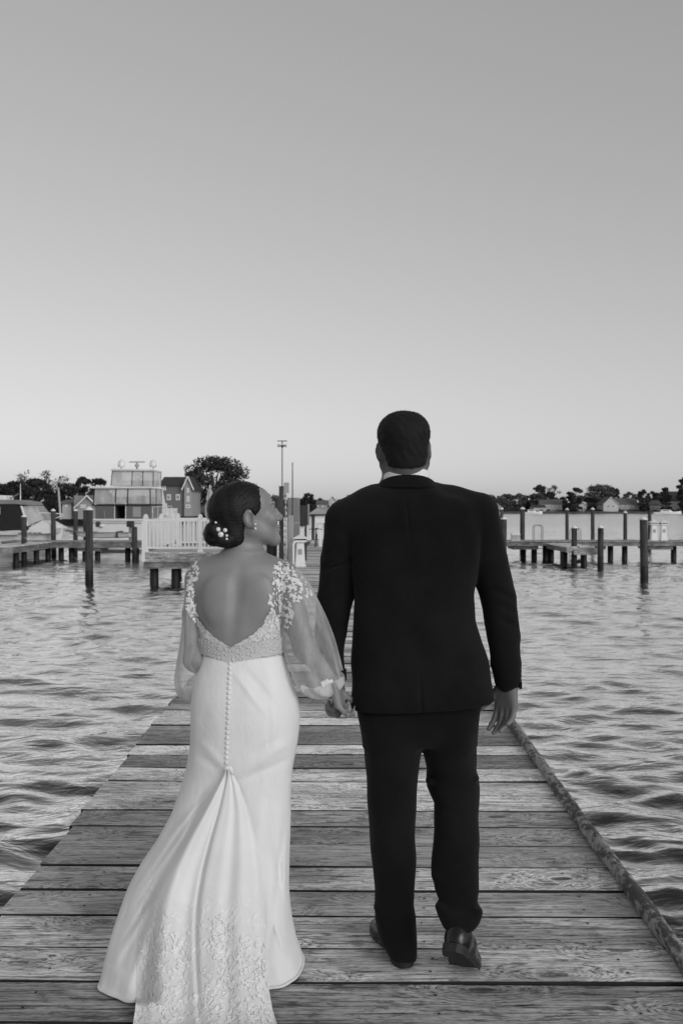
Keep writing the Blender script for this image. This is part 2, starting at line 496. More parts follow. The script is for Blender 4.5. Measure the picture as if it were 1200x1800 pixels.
# round lichen covered rail along the right edge
def edge_rail():
    g = np.random.default_rng(3)
    n, m = 20, 260
    pts = []
    ys = np.concatenate([np.linspace(2.2, 8.6, 220), np.linspace(8.65, 12.0, 40)])
    wob = np.cumsum(g.normal(0, 0.0012, m)); wob -= np.linspace(wob[0], wob[-1], m)
    V, Fq = [], []
    for i, y in enumerate(ys):
        xr = pier_edges(y)[1] + 0.018 + wob[i] * 0.5
        zc = 0.026 + 0.004 * math.sin(y * 2.1)
        for j in range(n):
            a = 2 * math.pi * j / n
            r_ = 0.031 * (1 + 0.07 * math.sin(3 * a + y * 2.3) + 0.06 * math.sin(y * 9 + 2 * a) + g.normal(0, 0.022))
            V.append((xr + r_ * math.cos(a), y, zc + r_ * math.sin(a)))
    for i in range(m - 1):
        for j in range(n):
            k = (j + 1) % n
            Fq.append((i * n + j, (i + 1) * n + j, (i + 1) * n + k, i * n + k))
    Fq.append(tuple(range(n)))
    mesh_obj('edge_rail', V, Fq, M['rail'], pier, True)
edge_rail()

# ------------------------------------------------------------------ mooring piles
def pile(px, py_top, d, r, label, group=None, cap=True, growth=0.42, z_foot=WATER - 0.9, tone=1.0):
    base = (XX(px, d), d, WATER)
    t = thing('mooring_pile', label, 'pile', base, group)
    zt = ZZ(py_top, d)
    g = random.Random(int(px * 7 + d))
    n = 14
    rs = []
    zz = [z_foot, WATER, WATER + 0.5, WATER + 1.0, WATER + 1.6, zt - 0.10]
    zz = [z for z in zz if z < zt - 0.09] + [zt - 0.10] if zz[-2] >= zt - 0.1 else zz
    lean = (g.uniform(-.012, .012), g.uniform(-.012, .012))
    for z in zz:
        rr = r * (1.04 - 0.05 * (z - WATER) / 2.4)
        rs.append([(base[0] + lean[0] * (z - zt) + rr * (1 + g.uniform(-.03, .03)) * math.cos(2 * math.pi * j / n), d + lean[1] * (z - zt) + rr * math.sin(2 * math.pi * j / n), z) for j in range(n)])
    MB().rings(rs).build('post', M['pile'], t, True)
    if growth:
        rs = []
        for z in (WATER - 0.6, WATER + growth * 0.7, WATER + growth):
            rr = r * 1.07
            rs.append([(base[0] + lean[0] * (z - zt) + rr * math.cos(2 * math.pi * j / n), d + lean[1] * (z - zt) + rr * math.sin(2 * math.pi * j / n), z + (g.uniform(-.05, .05) if z > WATER else 0)) for j in range(n)])
        MB().rings(rs).build('waterline_growth', M['wet'], t, True)
    if cap:
        MB().lathe((base[0], d, 0), [(r * 1.08, zt - 0.12), (r * 1.10, zt - 0.09), (r * 0.55, zt - 0.035), (0.01, zt)], 14).build('cap', M['white'], t, True)
    else:
        MB().lathe((base[0], d, 0), [(r * .98, zt - 0.1), (r * 0.94, zt)], 14).build('top', M['pile'], t, True)
    return t

def wd(py): return F * (EYE - WATER) / (py - HORIZ)
pile(157, 890, wd(1027), 0.118, 'lone round pile with white cap standing in open water left of the railed platform')
pile(43, 904, wd(988), 0.115, 'white capped pile with a pale fender tied against it')
pile(94, 894, 45.5, 0.115, 'white capped pile between the canvas covered cruiser and the dinghy', cap=True)
pile(133.5, 894, 47.0, 0.11, 'white capped pile beside the lone leaning dinghy bow', cap=True)
pile(150, 897, 48.2, 0.10, 'dark uncapped pile close against the motor yacht stern', cap=False)
pile(237, 926, 43.0, 0.12, 'short dark flat topped pile on the walkway behind the dinghy', cap=False)
pile(885, 908, 40.0, 0.125, 'white capped pile standing in front of the right walkway end')
pile(881, 892, 58.0, 0.11, 'slender white capped pile far behind the right walkway end')
pile(868, 902, 56.0, 0.10, 'pale uncapped pile far behind the right walkway end', cap=False)
pile(917.7, 891, 47.0, 0.12, 'thick white capped pile behind the walkway beside the white dock box')
gp = 'slender piles in a row behind the right walkway'
for px, py, d in ((995.7, 893, 58), (1040.7, 892, 52), (1098, 898, 52)):
    pile(px, py, d, 0.105, 'slender white capped pile rising behind the right walkway', gp)
pile(1140.6, 897, 54, 0.10, 'slender pile behind the walkway next to the two white pedestals', cap=False)
gp2 = 'pair of piles at the end of the short finger pier'
for px, py, yw in ((1008.6, 923.5, 995), (1055, 923, 997)):
    pile(px, py, wd(yw), 0.115, 'short pile at the corner of the low finger pier', gp2)
pile(1130, 907.6, wd(1017), 0.125, 'thick white capped pile standing alone in water before the two white pedestals')

# ------------------------------------------------------------------ walkways
def walkway(name, label, x0, x1, y0, y1, z=0.0, posts=(), along='x', fascia=0.22, beam=True):
    t = thing(name, label, 'dock', ((x0 + x1) / 2, (y0 + y1) / 2, z))
    if along == 'x':
        n = int((x1 - x0) / 0.15)
        mb = MB()
        for i in range(n):
            a = x0 + (x1 - x0) * i / n
            e = random.uniform(-.05, .05)
            mb.box(a + 0.004, a + (x1 - x0) / n - 0.004, y0 + e, y1 + e, z - 0.04, z + random.uniform(-.004, .004))
    else:
        n = int((y1 - y0) / 0.15); mb = MB()
        for i in range(n):
            a = y0 + (y1 - y0) * i / n
            e = random.uniform(-.05, .05)
            mb.box(x0 + e, x1 + e, a + 0.004, a + (y1 - y0) / n - 0.004, z - 0.04, z + random.uniform(-.004, .004))
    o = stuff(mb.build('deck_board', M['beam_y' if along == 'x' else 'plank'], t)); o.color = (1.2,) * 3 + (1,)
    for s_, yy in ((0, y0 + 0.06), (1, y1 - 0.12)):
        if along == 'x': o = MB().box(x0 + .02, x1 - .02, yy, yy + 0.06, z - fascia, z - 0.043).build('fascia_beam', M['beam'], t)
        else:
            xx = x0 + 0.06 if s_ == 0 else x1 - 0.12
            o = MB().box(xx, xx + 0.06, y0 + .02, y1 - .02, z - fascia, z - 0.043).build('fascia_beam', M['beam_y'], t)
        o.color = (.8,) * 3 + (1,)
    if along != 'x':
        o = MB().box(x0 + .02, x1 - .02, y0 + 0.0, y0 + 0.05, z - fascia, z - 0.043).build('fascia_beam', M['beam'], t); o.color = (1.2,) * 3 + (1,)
    for (px, py) in posts:
        MB().lathe((px, py, 0), [(0.13, WATER - 1), (0.13, z - fascia)], 10).build('support_post', M['wet'], t, True)
    if beam and along == 'x':
        k = 0
        while x0 + 1 + k * 3.0 < x1:
            xb = x0 + 1 + k * 3.0
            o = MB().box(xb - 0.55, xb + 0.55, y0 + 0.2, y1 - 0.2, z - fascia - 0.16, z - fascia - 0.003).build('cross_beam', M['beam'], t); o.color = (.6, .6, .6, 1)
            k += 1
    return t
TW = 41.6
walkway('right_walkway'.replace('right_', 'cross_'), 'timber walkway on posts crossing the water to the right of the pier', 1.2, 24.0, TW, TW + 1.9, 0.06,
        [(XX(p, TW + .6), TW + .6) for p in (938, 958, 968, 1072, 1097, 1183, 1215)] + [(XX(919, 43), 43)])
fx0, fx1 = XX(965, 40), XX(1004, 40)
walkway('finger_pier', 'low timber finger pier reaching out from the right walkway', 9.0, 10.15, 37.7, TW - 0.02, -0.02, [(9.15, 38.6), (9.95, 38.6), (9.5, 40.3)], 'y', 0.24)
tp = thing('mooring_board', 'pale horizontal board joining the two short finger pier piles', 'board', (XX(1031, 37.4), 37.4, -0.2))
zb = ZZ(971, 37.6)
o = MB().box(XX(1008, 37.6), XX(1056, 37.6), 37.62, 37.68, zb - 0.1, zb + 0.1).build('plank', M['beam'], tp); o.color = (1.3, 1.3, 1.3, 1)
walkway('cross_walkway', 'timber walkway crossing the water to the left behind the railed platform', -15.6, -1.35, 43.0, 44.8, 0.0,
        [(XX(p, 43.5), 43.5) for p in (85, 108, 126, 150, 172, 225, 240)], 'x', 0.3)
walkway('finger_pier', 'timber finger pier running from the left walkway towards the fender', -14.6, -13.3, 38.0, 42.95, -0.02, [(-14.4, 39), (-13.5, 39), (-14.4, 41.6), (-13.5, 41.6)], 'y', 0.3)
walkway('slip_walkway', 'timber slip walkway beside the canvas covered cruiser', -24.0, -14.68, 38.4, 39.7, -0.02, [(-15.4, 38.7), (-16.6, 38.7), (-15.4, 39.4), (-18, 39)], 'x', 0.3)
# end head of the pier, beyond the furniture
walkway('pier_head', 'square timber deck at the far end of the plank pier', -1.36, 1.18, PIER_END + .02, 44.8, 0.0, [(-1, 42), (1, 42), (-1, 44.4), (1, 44.4)], 'y', 0.26)

# ------------------------------------------------------------------ railed platform
PY0, PY1, PX0, PX1, PZ = 28.2, 33.0, XX(252, 28.2), -1.42, 0.20
plat = thing('railed_platform', 'raised timber platform with white balustrade on the left of the pier', 'platform', ((PX0 + PX1) / 2, 30, PZ))
k = 0
for i in range(32):
    y = PY0 + i * 0.15
    o = MB().box(PX0 - .03, PX1, y + .004, y + .146, PZ - 0.04, PZ).build('plank', M['plank'], plat); tn = random.uniform(.8, 1.3); o.color = (tn, tn, tn, 1)
for j, (za, zb_, tn) in enumerate(((PZ - 0.30, PZ - 0.044, 1.35), (PZ - 0.50, PZ - 0.31, 1.0))):
    o = MB().box(PX0, PX1, PY0 + 0.02 + .05 * j, PY0 + 0.08 + .05 * j, za, zb_).build('fascia_board', M['beam'], plat); o.color = (tn, tn, tn, 1)
    o = MB().box(PX0 + .003 + .02 * j, PX0 + .06, PY0 + 0.14, PY1, za, zb_).build('side_board', M['beam_y'], plat); o.color = (tn, tn, tn, 1)
for px in (269, 307, 345, 400, 450):
    for y in (PY0 + 0.3, PY1 - 0.4):
        MB().lathe((XX(px, 28.3), y, 0), [(0.14, WATER - 1), (0.13, PZ - 0.3)], 12).build('support_post', M['wet'], plat, True)
def railing(p0, p1, label, posts):
    t = thing('railing', label, 'railing', ((p0[0] + p1[0]) / 2, (p0[1] + p1[1]) / 2, PZ))
    p0, p1 = Vector((p0[0], p0[1], PZ)), Vector((p1[0], p1[1], PZ))
    L = (p1 - p0).length; ax = (p1 - p0) / L; sd_ = Vector((-ax.y, ax.x, 0))
    def bar(a, b, z0, z1, w, name):
        A, B = p0 + ax * a, p0 + ax * b
        q = [A - sd_ * w, B - sd_ * w, B + sd_ * w, A + sd_ * w]
        MB().hexa([v + Vector((0, 0, z0)) for v in q] + [v + Vector((0, 0, z1)) for v in q]).build(name, M['vinyl'], t)
    bar(0, L, 0.92, 0.985, 0.035, 'top_rail'); bar(0, L, 0.10, 0.16, 0.025, 'bottom_rail')
    n = int(L / 0.115)
    for i in range(1, n):
        a = L * i / n
        if min(abs(a - q) for q in posts) < 0.09: continue
        bar(a - 0.019, a + 0.019, 0.158, 0.922, 0.019, 'baluster')
    for a in posts:
        c = p0 + ax * a
        o = MB().square((c.x, c.y, c.z), [(0.06, 0.002), (0.06, 1.02)]).build('post', M['vinyl'], t)
        MB().square((c.x, c.y, c.z), [(0.075, 1.021), (0.075, 1.045), (0.055, 1.06), (0.045, 1.075), (0.06, 1.09), (0.05, 1.12), (0.008, 1.15)]).build('post_cap', M['vinyl'], o)
        MB().square((c.x, c.y, c.z), [(0.08, 0.003), (0.08, 0.05), (0.062, 0.07)]).build('post_base', M['vinyl'], o)
Lx = PX1 - PX0
railing((PX0 + .06, PY0 + .1), (PX1 - .1, PY0 + .1), 'white baluster railing along the platform edge above the pale fascia board', [0, 1.64, 3.1, Lx - .16])
railing((PX0 + .06, PY0 + .24), (PX0 + .06, PY1 - .1), 'white baluster railing along the open water side of the platform', [2.3, 4.4])
railing((PX0 + .2, PY1 - .06), (PX1 - .1, PY1 - .06), 'white baluster railing along the rear of the platform', [0.02, 2.2, Lx - .3])
# corner sleeve that hangs down the platform side
MB().box(PX0 - .035, PX0 + .055, PY0 - .045, PY0 + .01, PZ - .28, PZ + .95).build('corner_board', M['vinyl'], plat)
# closed parasol on the platform
um = thing('closed_parasol', 'pale closed parasol tied up on the railed platform', 'parasol', (XX(369, 31), 31, PZ))
ux = XX(369, 31)
MB().tube([(ux, 31, PZ), (ux, 31, ZZ(853, 31))], 0.022, 8).build('pole', M['vinyl'], um)
rs = []
for z, r_ in ((ZZ(915, 31), .05), (ZZ(905, 31), .15), (ZZ(890, 31), .14), (ZZ(881, 31), .085), (ZZ(878, 31), .11), (ZZ(865, 31), .07), (ZZ(857, 31), .025)):
    rs.append([(ux + r_ * (1 + .22 * (-1) ** j) * math.cos(2 * math.pi * j / 16), 31 + r_ * (1 + .22 * (-1) ** j) * math.sin(2 * math.pi * j / 16), z) for j in range(16)])
MB().rings(rs).build('folded_canopy', M['thatch'], um)
MB().lathe((ux, 31, ZZ(880, 31)), [(.10, -.02), (.10, .02)], 12).build('strap', M['dark'], um)
MB().lathe((ux, 31, PZ), [(.25, .002), (.25, .05), (.06, .09)], 16).build('base', M['greybox'], um)
# ------------------------------------------------------------------ furniture on the pier
def pedestal(x, y, h, label, group=None, z=0.0):
    t = thing('power_pedestal', label, 'pedestal', (x, y, z), group)
    s_ = h / 0.95
    MB().square((x, y, z), [(0.155 * s_, 0.0), (0.155 * s_, 0.03 * s_), (0.135 * s_, 0.05 * s_), (0.095 * s_, 0.66 * s_)]).build('tapered_body', M['white'], t)
    MB().square((x, y, z), [(0.10 * s_, 0.661 * s_), (0.17 * s_, 0.70 * s_), (0.17 * s_, 0.745 * s_)]).build('gallery', M['white'], t)
    MB().square((x, y, z), [(0.15 * s_, 0.746 * s_), (0.15 * s_, 0.79 * s_)]).build('lens', M['glassdark'], t)
    MB().square((x, y, z), [(0.20 * s_, 0.791 * s_), (0.19 * s_, 0.815 * s_), (0.05 * s_, 0.89 * s_)]).build('roof', M['white'], t)
    MB().ball((x, y, z + 0.92 * s_), 0.035 * s_, 8, 6).build('finial', M['white'], t, True)
    MB().box(x - .05 * s_, x + .05 * s_, y - .135 * s_, y - .10 * s_, z + .35 * s_, z + .5 * s_).build('outlet_cover', M['lightbox'], t)
    return t
PD = floor_d(996)
pedestal(XX(528, PD), PD, 0.88, 'white tapered power pedestal with pointed roof standing on the pier planks')
gq = 'twin pedestals on the right walkway'
for px in (1148, 1165): pedestal(XX(px, 42.6), 42.6, 0.97, 'white tapered pedestal, one of two side by side on the right walkway', gq, 0.06)

cy = 24.6
tpost = thing('timber_post', 'tall square dark timber post at the left edge of the pier', 'post', (XX(494.5, cy), cy, 0))
zt = ZZ(856, cy); x = XX(494.5, cy)
MB().square((x, cy, 0), [(0.058, WATER - 1), (0.058, zt)]).build('post', M['pile'], tpost)
MB().square((x, cy, 0), [(0.064, zt + .001), (0.064, zt + .02)]).build('top_plate', M['dark'], tpost)
lp = thing('light_pole', 'slim tall pole with a crossbar and two floodlights above the timber post', 'light pole', (XX(496, cy), cy + .1, 0))
x = XX(496, cy + .1); zt = ZZ(776, cy + .1)
MB().tube([(x, cy + .1, 0), (x, cy + .1, zt)], [0.022, 0.017], 8).build('pole', M['steel'], lp)
MB().box(x - .13, x + .13, cy + .07, cy + .13, zt, zt + .025).build('crossbar', M['steel'], lp)
MB().lathe((x, cy + .1, zt - .13), [(.03, -.03), (.035, .03)], 10).build('junction_box', M['dark'], lp)
for s_ in (-1, 1):
    o = MB().tube([(x + s_ * .02, cy + .1, zt - .12), (x + s_ * .07, cy + .08, zt - .11), (x + s_ * .105, cy + .06, zt - .115)], [.014, .03, .042], 10).build('floodlight', M['steel'], lp)
    MB().ball((x + s_ * .107, cy + .058, zt - .115), .03, 8, 6).build('lens', M['white'], o, True)
an = thing('whip_pole', 'thin dark upright pole behind the grey cabinets', 'pole', (XX(514, 26), 26, 0))
x = XX(514, 26); MB().tube([(x, 26, 0), (x, 26, ZZ(813, 26))], [.022, .013], 8).build('shaft', M['dark'], an)
MB().lathe((x, 26, 0), [(.06, .002), (.06, .02), (.025, .05)], 10).build('foot_flange', M['dark'], an)
sp = thing('solar_panel', 'small tilted pale panel on a bracket above the float string', 'panel', (XX(503, 24.8), 24.8, 1.9))
x0, x1, z0, z1 = XX(498.5, 24.8), XX(508, 24.8), ZZ(867, 24.8), ZZ(848, 24.8)
MB().hexa([(x0, 24.78, z0), (x1, 24.78, z0), (x1, 24.8, z0), (x0, 24.8, z0), (x0, 24.90, z1), (x1 - .01, 24.90, z1), (x1 - .01, 24.92, z1), (x0, 24.92, z1)]).build('panel', M['lightbox'], sp)
MB().tube([(x0 + .02, 24.82, z0 - .1), (x0 + .03, 24.83, z0 + .06)], .012, 6).build('bracket', M['dark'], sp)
MB().tube([(x0 + .02, 24.82, z0 - .1), (x0 - .06, 24.7, z0 - .16)], .012, 6).build('arm', M['dark'], sp)
fs = thing('float_string', 'string of pale lumpy floats hanging beside the timber post', 'floats', (XX(502, 24.5), 24.5, 0))
x = XX(502, 24.5)
MB().tube([(x, 24.5, ZZ(865, 24.5)), (x, 24.5, 0.0)], .008, 6).build('line', M['rope'], fs)
k = 0; py = 872
while py < 985:
    MB().ball((x + random.uniform(-.008, .008), 24.5, ZZ(py, 24.5)), (.03, .03, .065), 8, 6).build('float', M['thatch'], fs, True); py += 10.2
def cabinet(x0p, x1p, ytop, d, depth, mat, name, label, cat, z0=0.0, seam=None):
    xa, xb = XX(x0p, d), XX(x1p, d); zt = ZZ(ytop, d)
    t = thing(name, label, cat, ((xa + xb) / 2, d, z0))
    MB().rbox(xa, xb, d, d + depth, z0, zt, 0.012).build('case', M[mat], t)
    if seam: MB().box(xa - .004, xb + .004, d - .006, d + depth * .5, ZZ(seam + 1.2, d), ZZ(seam - 1.2, d)).build('trim_strip', M['lightbox'], t)
    MB().box(xb - .05, xb - .03, d - .012, d - .001, (z0 + zt) / 2 - .05, (z0 + zt) / 2 + .05).build('handle', M['steel'], t)
    MB().box(xa + .02, xb - .02, d - .004, d - .0005, z0 + .06, zt - .05).build('door_panel', M[mat], t)
    return t
cabinet(505, 526, 875, 26.6, .35, 'greybox', 'utility_cabinet', 'tall mid grey cabinet with a pale strip behind the white pedestal', 'cabinet', 0.0, 919)
cabinet(505.5, 515, 906, 25.2, .2, 'lightbox', 'utility_cabinet', 'narrow pale grey cabinet in front of the tall grey one', 'cabinet')
cabinet(476, 489, 874.5, 25.6, .3, 'dark', 'utility_cabinet', 'black cabinet left of the tall timber post', 'cabinet', -.04)
hb = thing('hose_box', 'black box with rounded grey side on a white post beside the cabinets', 'box', (XX(534, 27), 27, 0))
MB().rbox(XX(527, 27), XX(539, 27), 27, 27.25, ZZ(925, 27), ZZ(888, 27), .015).build('case', M['dark'], hb)
MB().rbox(XX(539.2, 27), XX(543.5, 27), 26.99, 27.22, ZZ(923, 27), ZZ(886, 27), .03).build('side_cover', M['greybox'], hb)
MB().square((XX(531, 27.1), 27.12, 0), [(.045, 0), (.045, ZZ(925.3, 27))]).build('post', M['white'], hb)
MB().square((XX(537, 27.1), 27.12, 0), [(.03, 0), (.03, ZZ(925.3, 27))]).build('brace', M['dark'], hb)
MB().square((XX(531, 27.1), 27.12, 0), [(.09, 0.002), (.09, .03), (.046, .05)]).build('base', M['white'], hb)
rp = thing('barrel_post', 'stout dark round post under the black cabinet', 'post', (XX(477, 24.9), 24.9, 0))
MB().lathe((XX(477, 24.9), 24.9, 0), [(.135, WATER - 1), (.13, ZZ(949, 24.9)), (.1, ZZ(947, 24.9))], 16).build('post', M['wet'], rp, True)
MB().lathe((XX(477, 24.9), 24.9, 0), [(.136, .2), (.136, .25)], 16).build('band', M['dark'], rp, True)
pv = thing('standpipe', 'thin white standpipe next to the timber post', 'pipe', (XX(488.5, 24.4), 24.4, 0))
MB().tube([(XX(488, 24.4), 24.4, -.05), (XX(489, 24.4), 24.4, ZZ(907, 24.4))], .022, 8).build('pipe', M['white'], pv)
for py in (909, 957): MB().lathe((XX(488.5, 24.4), 24.4, ZZ(py, 24.4)), [(.03, -.03), (.03, .03)], 8).build('coupling', M['lightbox'], pv)
hr = thing('boarding_handrail', 'white bent tube handrail beside the pointed roof pedestal', 'handrail', (XX(516, 24.2), 24.2, 0))
a, b = XX(515.5, 24.1), XX(522, 24.6)
MB().tube([(a, 24.1, 0), (a, 24.1, ZZ(957, 24.1)), (a + .03, 24.15, ZZ(953, 24.1)), (b - .03, 24.55, ZZ(951, 24.6)), (b, 24.6, ZZ(955, 24.6)), (b, 24.6, 0)], .026, 8).build('tube', M['white'], hr)
for q in ((a, 24.1), (b, 24.6)): MB().lathe((q[0], q[1], 0), [(.05, .003), (.05, .02), (.03, .03)], 8).build('flange', M['white'], hr)
# fish table
ft = thing('cleaning_table', 'white fish cleaning table with thick top and lower shelf on the pier', 'table', (-.55, 37.6, 0))
xa, xb = XX(555, 37.4), XX(600, 37.4); zt = ZZ(910.5, 37.4)
MB().box(xa, xb, 37.3, 38.0, zt - .2, zt).build('top', M['white'], ft)
for x in (xa + .18, xb - .1):
    for y in (37.42, 37.88): MB().square((x, y, 0), [(.06, 0), (.06, zt - .203)]).build('leg', M['white'], ft)
MB().box(xa + .25, xb - .17, 37.45, 37.86, .22, .27).build('shelf', M['lightbox'], ft)
for i in range(4): MB().box(xa + .3 + i * .14, xa + .37 + i * .14, 37.90, 37.93, .272, zt - .203).build('slat', M['greybox'], ft)
# bicycle seen from the front
bi = thing('bicycle', 'small dark bicycle parked on the pier beside the white table', 'bicycle', (XX(557, 36.4), 36.4, 0))
bx = XX(557, 36.4) - .05
def wheel(cx, cy_, r_, lean):
    ring = []
    pts = [(cx + .02 * math.cos(2 * math.pi * k / 24) * 0 + lean * r_ * math.sin(2 * math.pi * k / 24), cy_ + r_ * math.cos(2 * math.pi * k / 24), r_ + .015 + r_ * math.sin(2 * math.pi * k / 24)) for k in range(25)]
    w_ = MB().tube(pts, .017, 6, False).build('wheel', M['dark'], bi)
    sp_ = MB()
    for k in range(12): sp_.tube([(cx, cy_, r_ + .015), pts[2 * k]], .003, 4)
    sp_.build('spoke', M['steel'], w_); stuff(w_.children[0])
    MB().tube([(cx - .04, cy_, r_ + .015), (cx + .04, cy_, r_ + .015)], .022, 8).build('hub', M['steel'], w_)
wheel(bx, 36.1, .24, .1); wheel(bx + .03, 36.95, .24, .05)
MB().tube([(bx, 36.1, .25), (bx, 36.2, .52), (bx, 36.25, .70)], .018, 6).build('fork', M['dark'], bi)
MB().tube([(bx, 36.22, .58), (bx + .02, 36.55, .30), (bx + .02, 36.72, .62), (bx, 36.24, .62)], .016, 6).build('frame', M['dark'], bi)
MB().tube([(bx + .02, 36.55, .30), (bx + .03, 36.95, .25), (bx + .02, 36.72, .6)], .012, 6).build('stay', M['dark'], bi)
MB().tube([(bx - .27, 36.33, .70), (bx - .15, 36.27, .72), (bx, 36.25, .70), (bx + .15, 36.27, .72), (bx + .25, 36.33, .70)], .014, 6).build('handlebar', M['dark'], bi)
MB().ball((bx + .02, 36.75, .72), (.07, .13, .035), 10, 6).build('saddle', M['dark'], bi, True)
MB().tube([(bx + .02, 36.72, .62), (bx + .02, 36.74, .71)], .013, 6).build('seat_post', M['steel'], bi)
MB().box(bx - .1, bx + .13, 36.53, 36.57, .285, .305).build('pedal', M['dark'], bi)
# dock box and ladders on right walkway
db = thing('dock_box', 'small white ribbed dock box on the right walkway', 'dock box', (XX(905, 42.3), 42.3, .06))
x = XX(905, 42.3)
MB().square((x, 42.3, .06), [(.19, 0), (.17, .27)]).build('body', M['vinyl'], db)
MB().square((x, 42.3, .06), [(.20, .272), (.20, .30), (.14, .35)]).build('lid', M['vinyl'], db)
for k in range(6): MB().box(x - .17 + k * .06, x - .15 + k * .06, 42.095, 42.115, .08, .31).build('rib', M['lightbox'], db)
def ladder(px, d, wpx, label, top):
    t = thing('dock_ladder', label, 'ladder', (XX(px, d), d, .06))
    w = wpx / F * d / 2; x = XX(px, d); zt = ZZ(top, d)
    for k in range(2):
        yy = d + k * .35; h = zt - k * .02
        MB().tube([(x - w, yy, -1.0), (x - w, yy, h - .1), (x - w + .03, yy, h - .02), (x - w + .1, yy, h), (x + w - .1, yy, h), (x + w - .03, yy, h - .02), (x + w, yy, h - .1), (x + w, yy, -1.0 if k == 0 else .06)], .018, 6).build('rail', M['steel'], t)
    for i in range(4): MB().tube([(x - w, d, -.85 + i * .25), (x + w, d, -.85 + i * .25)], .015, 6).build('rung', M['steel'], t)
ladder(946, 43.6, 15, 'metal swim ladder hoops near the white dock box', 923)
ladder(1012, 43.6, 16, 'metal swim ladder hoops beside the finger pier piles', 929)
# fender
fe = thing('fender', 'pale cylindrical fender hanging slanted against a pile', 'fender', tuple(P(45, 960, 39.6)))
c = P(45, 960, wd(988) - .25); ax = Vector((.24, 0, .13))
pts = [c - ax * 1.1, c - ax, c - ax * .85, c + ax * .85, c + ax, c + ax * 1.1]
MB().tube(pts, [.02, .09, .115, .115, .09, .03], 12).build('body', M['thatch'], fe, True)
MB().tube([c + ax * 1.05, P(44, 945, wd(988) - .15)], .012, 6).build('line', M['rope'], fe)

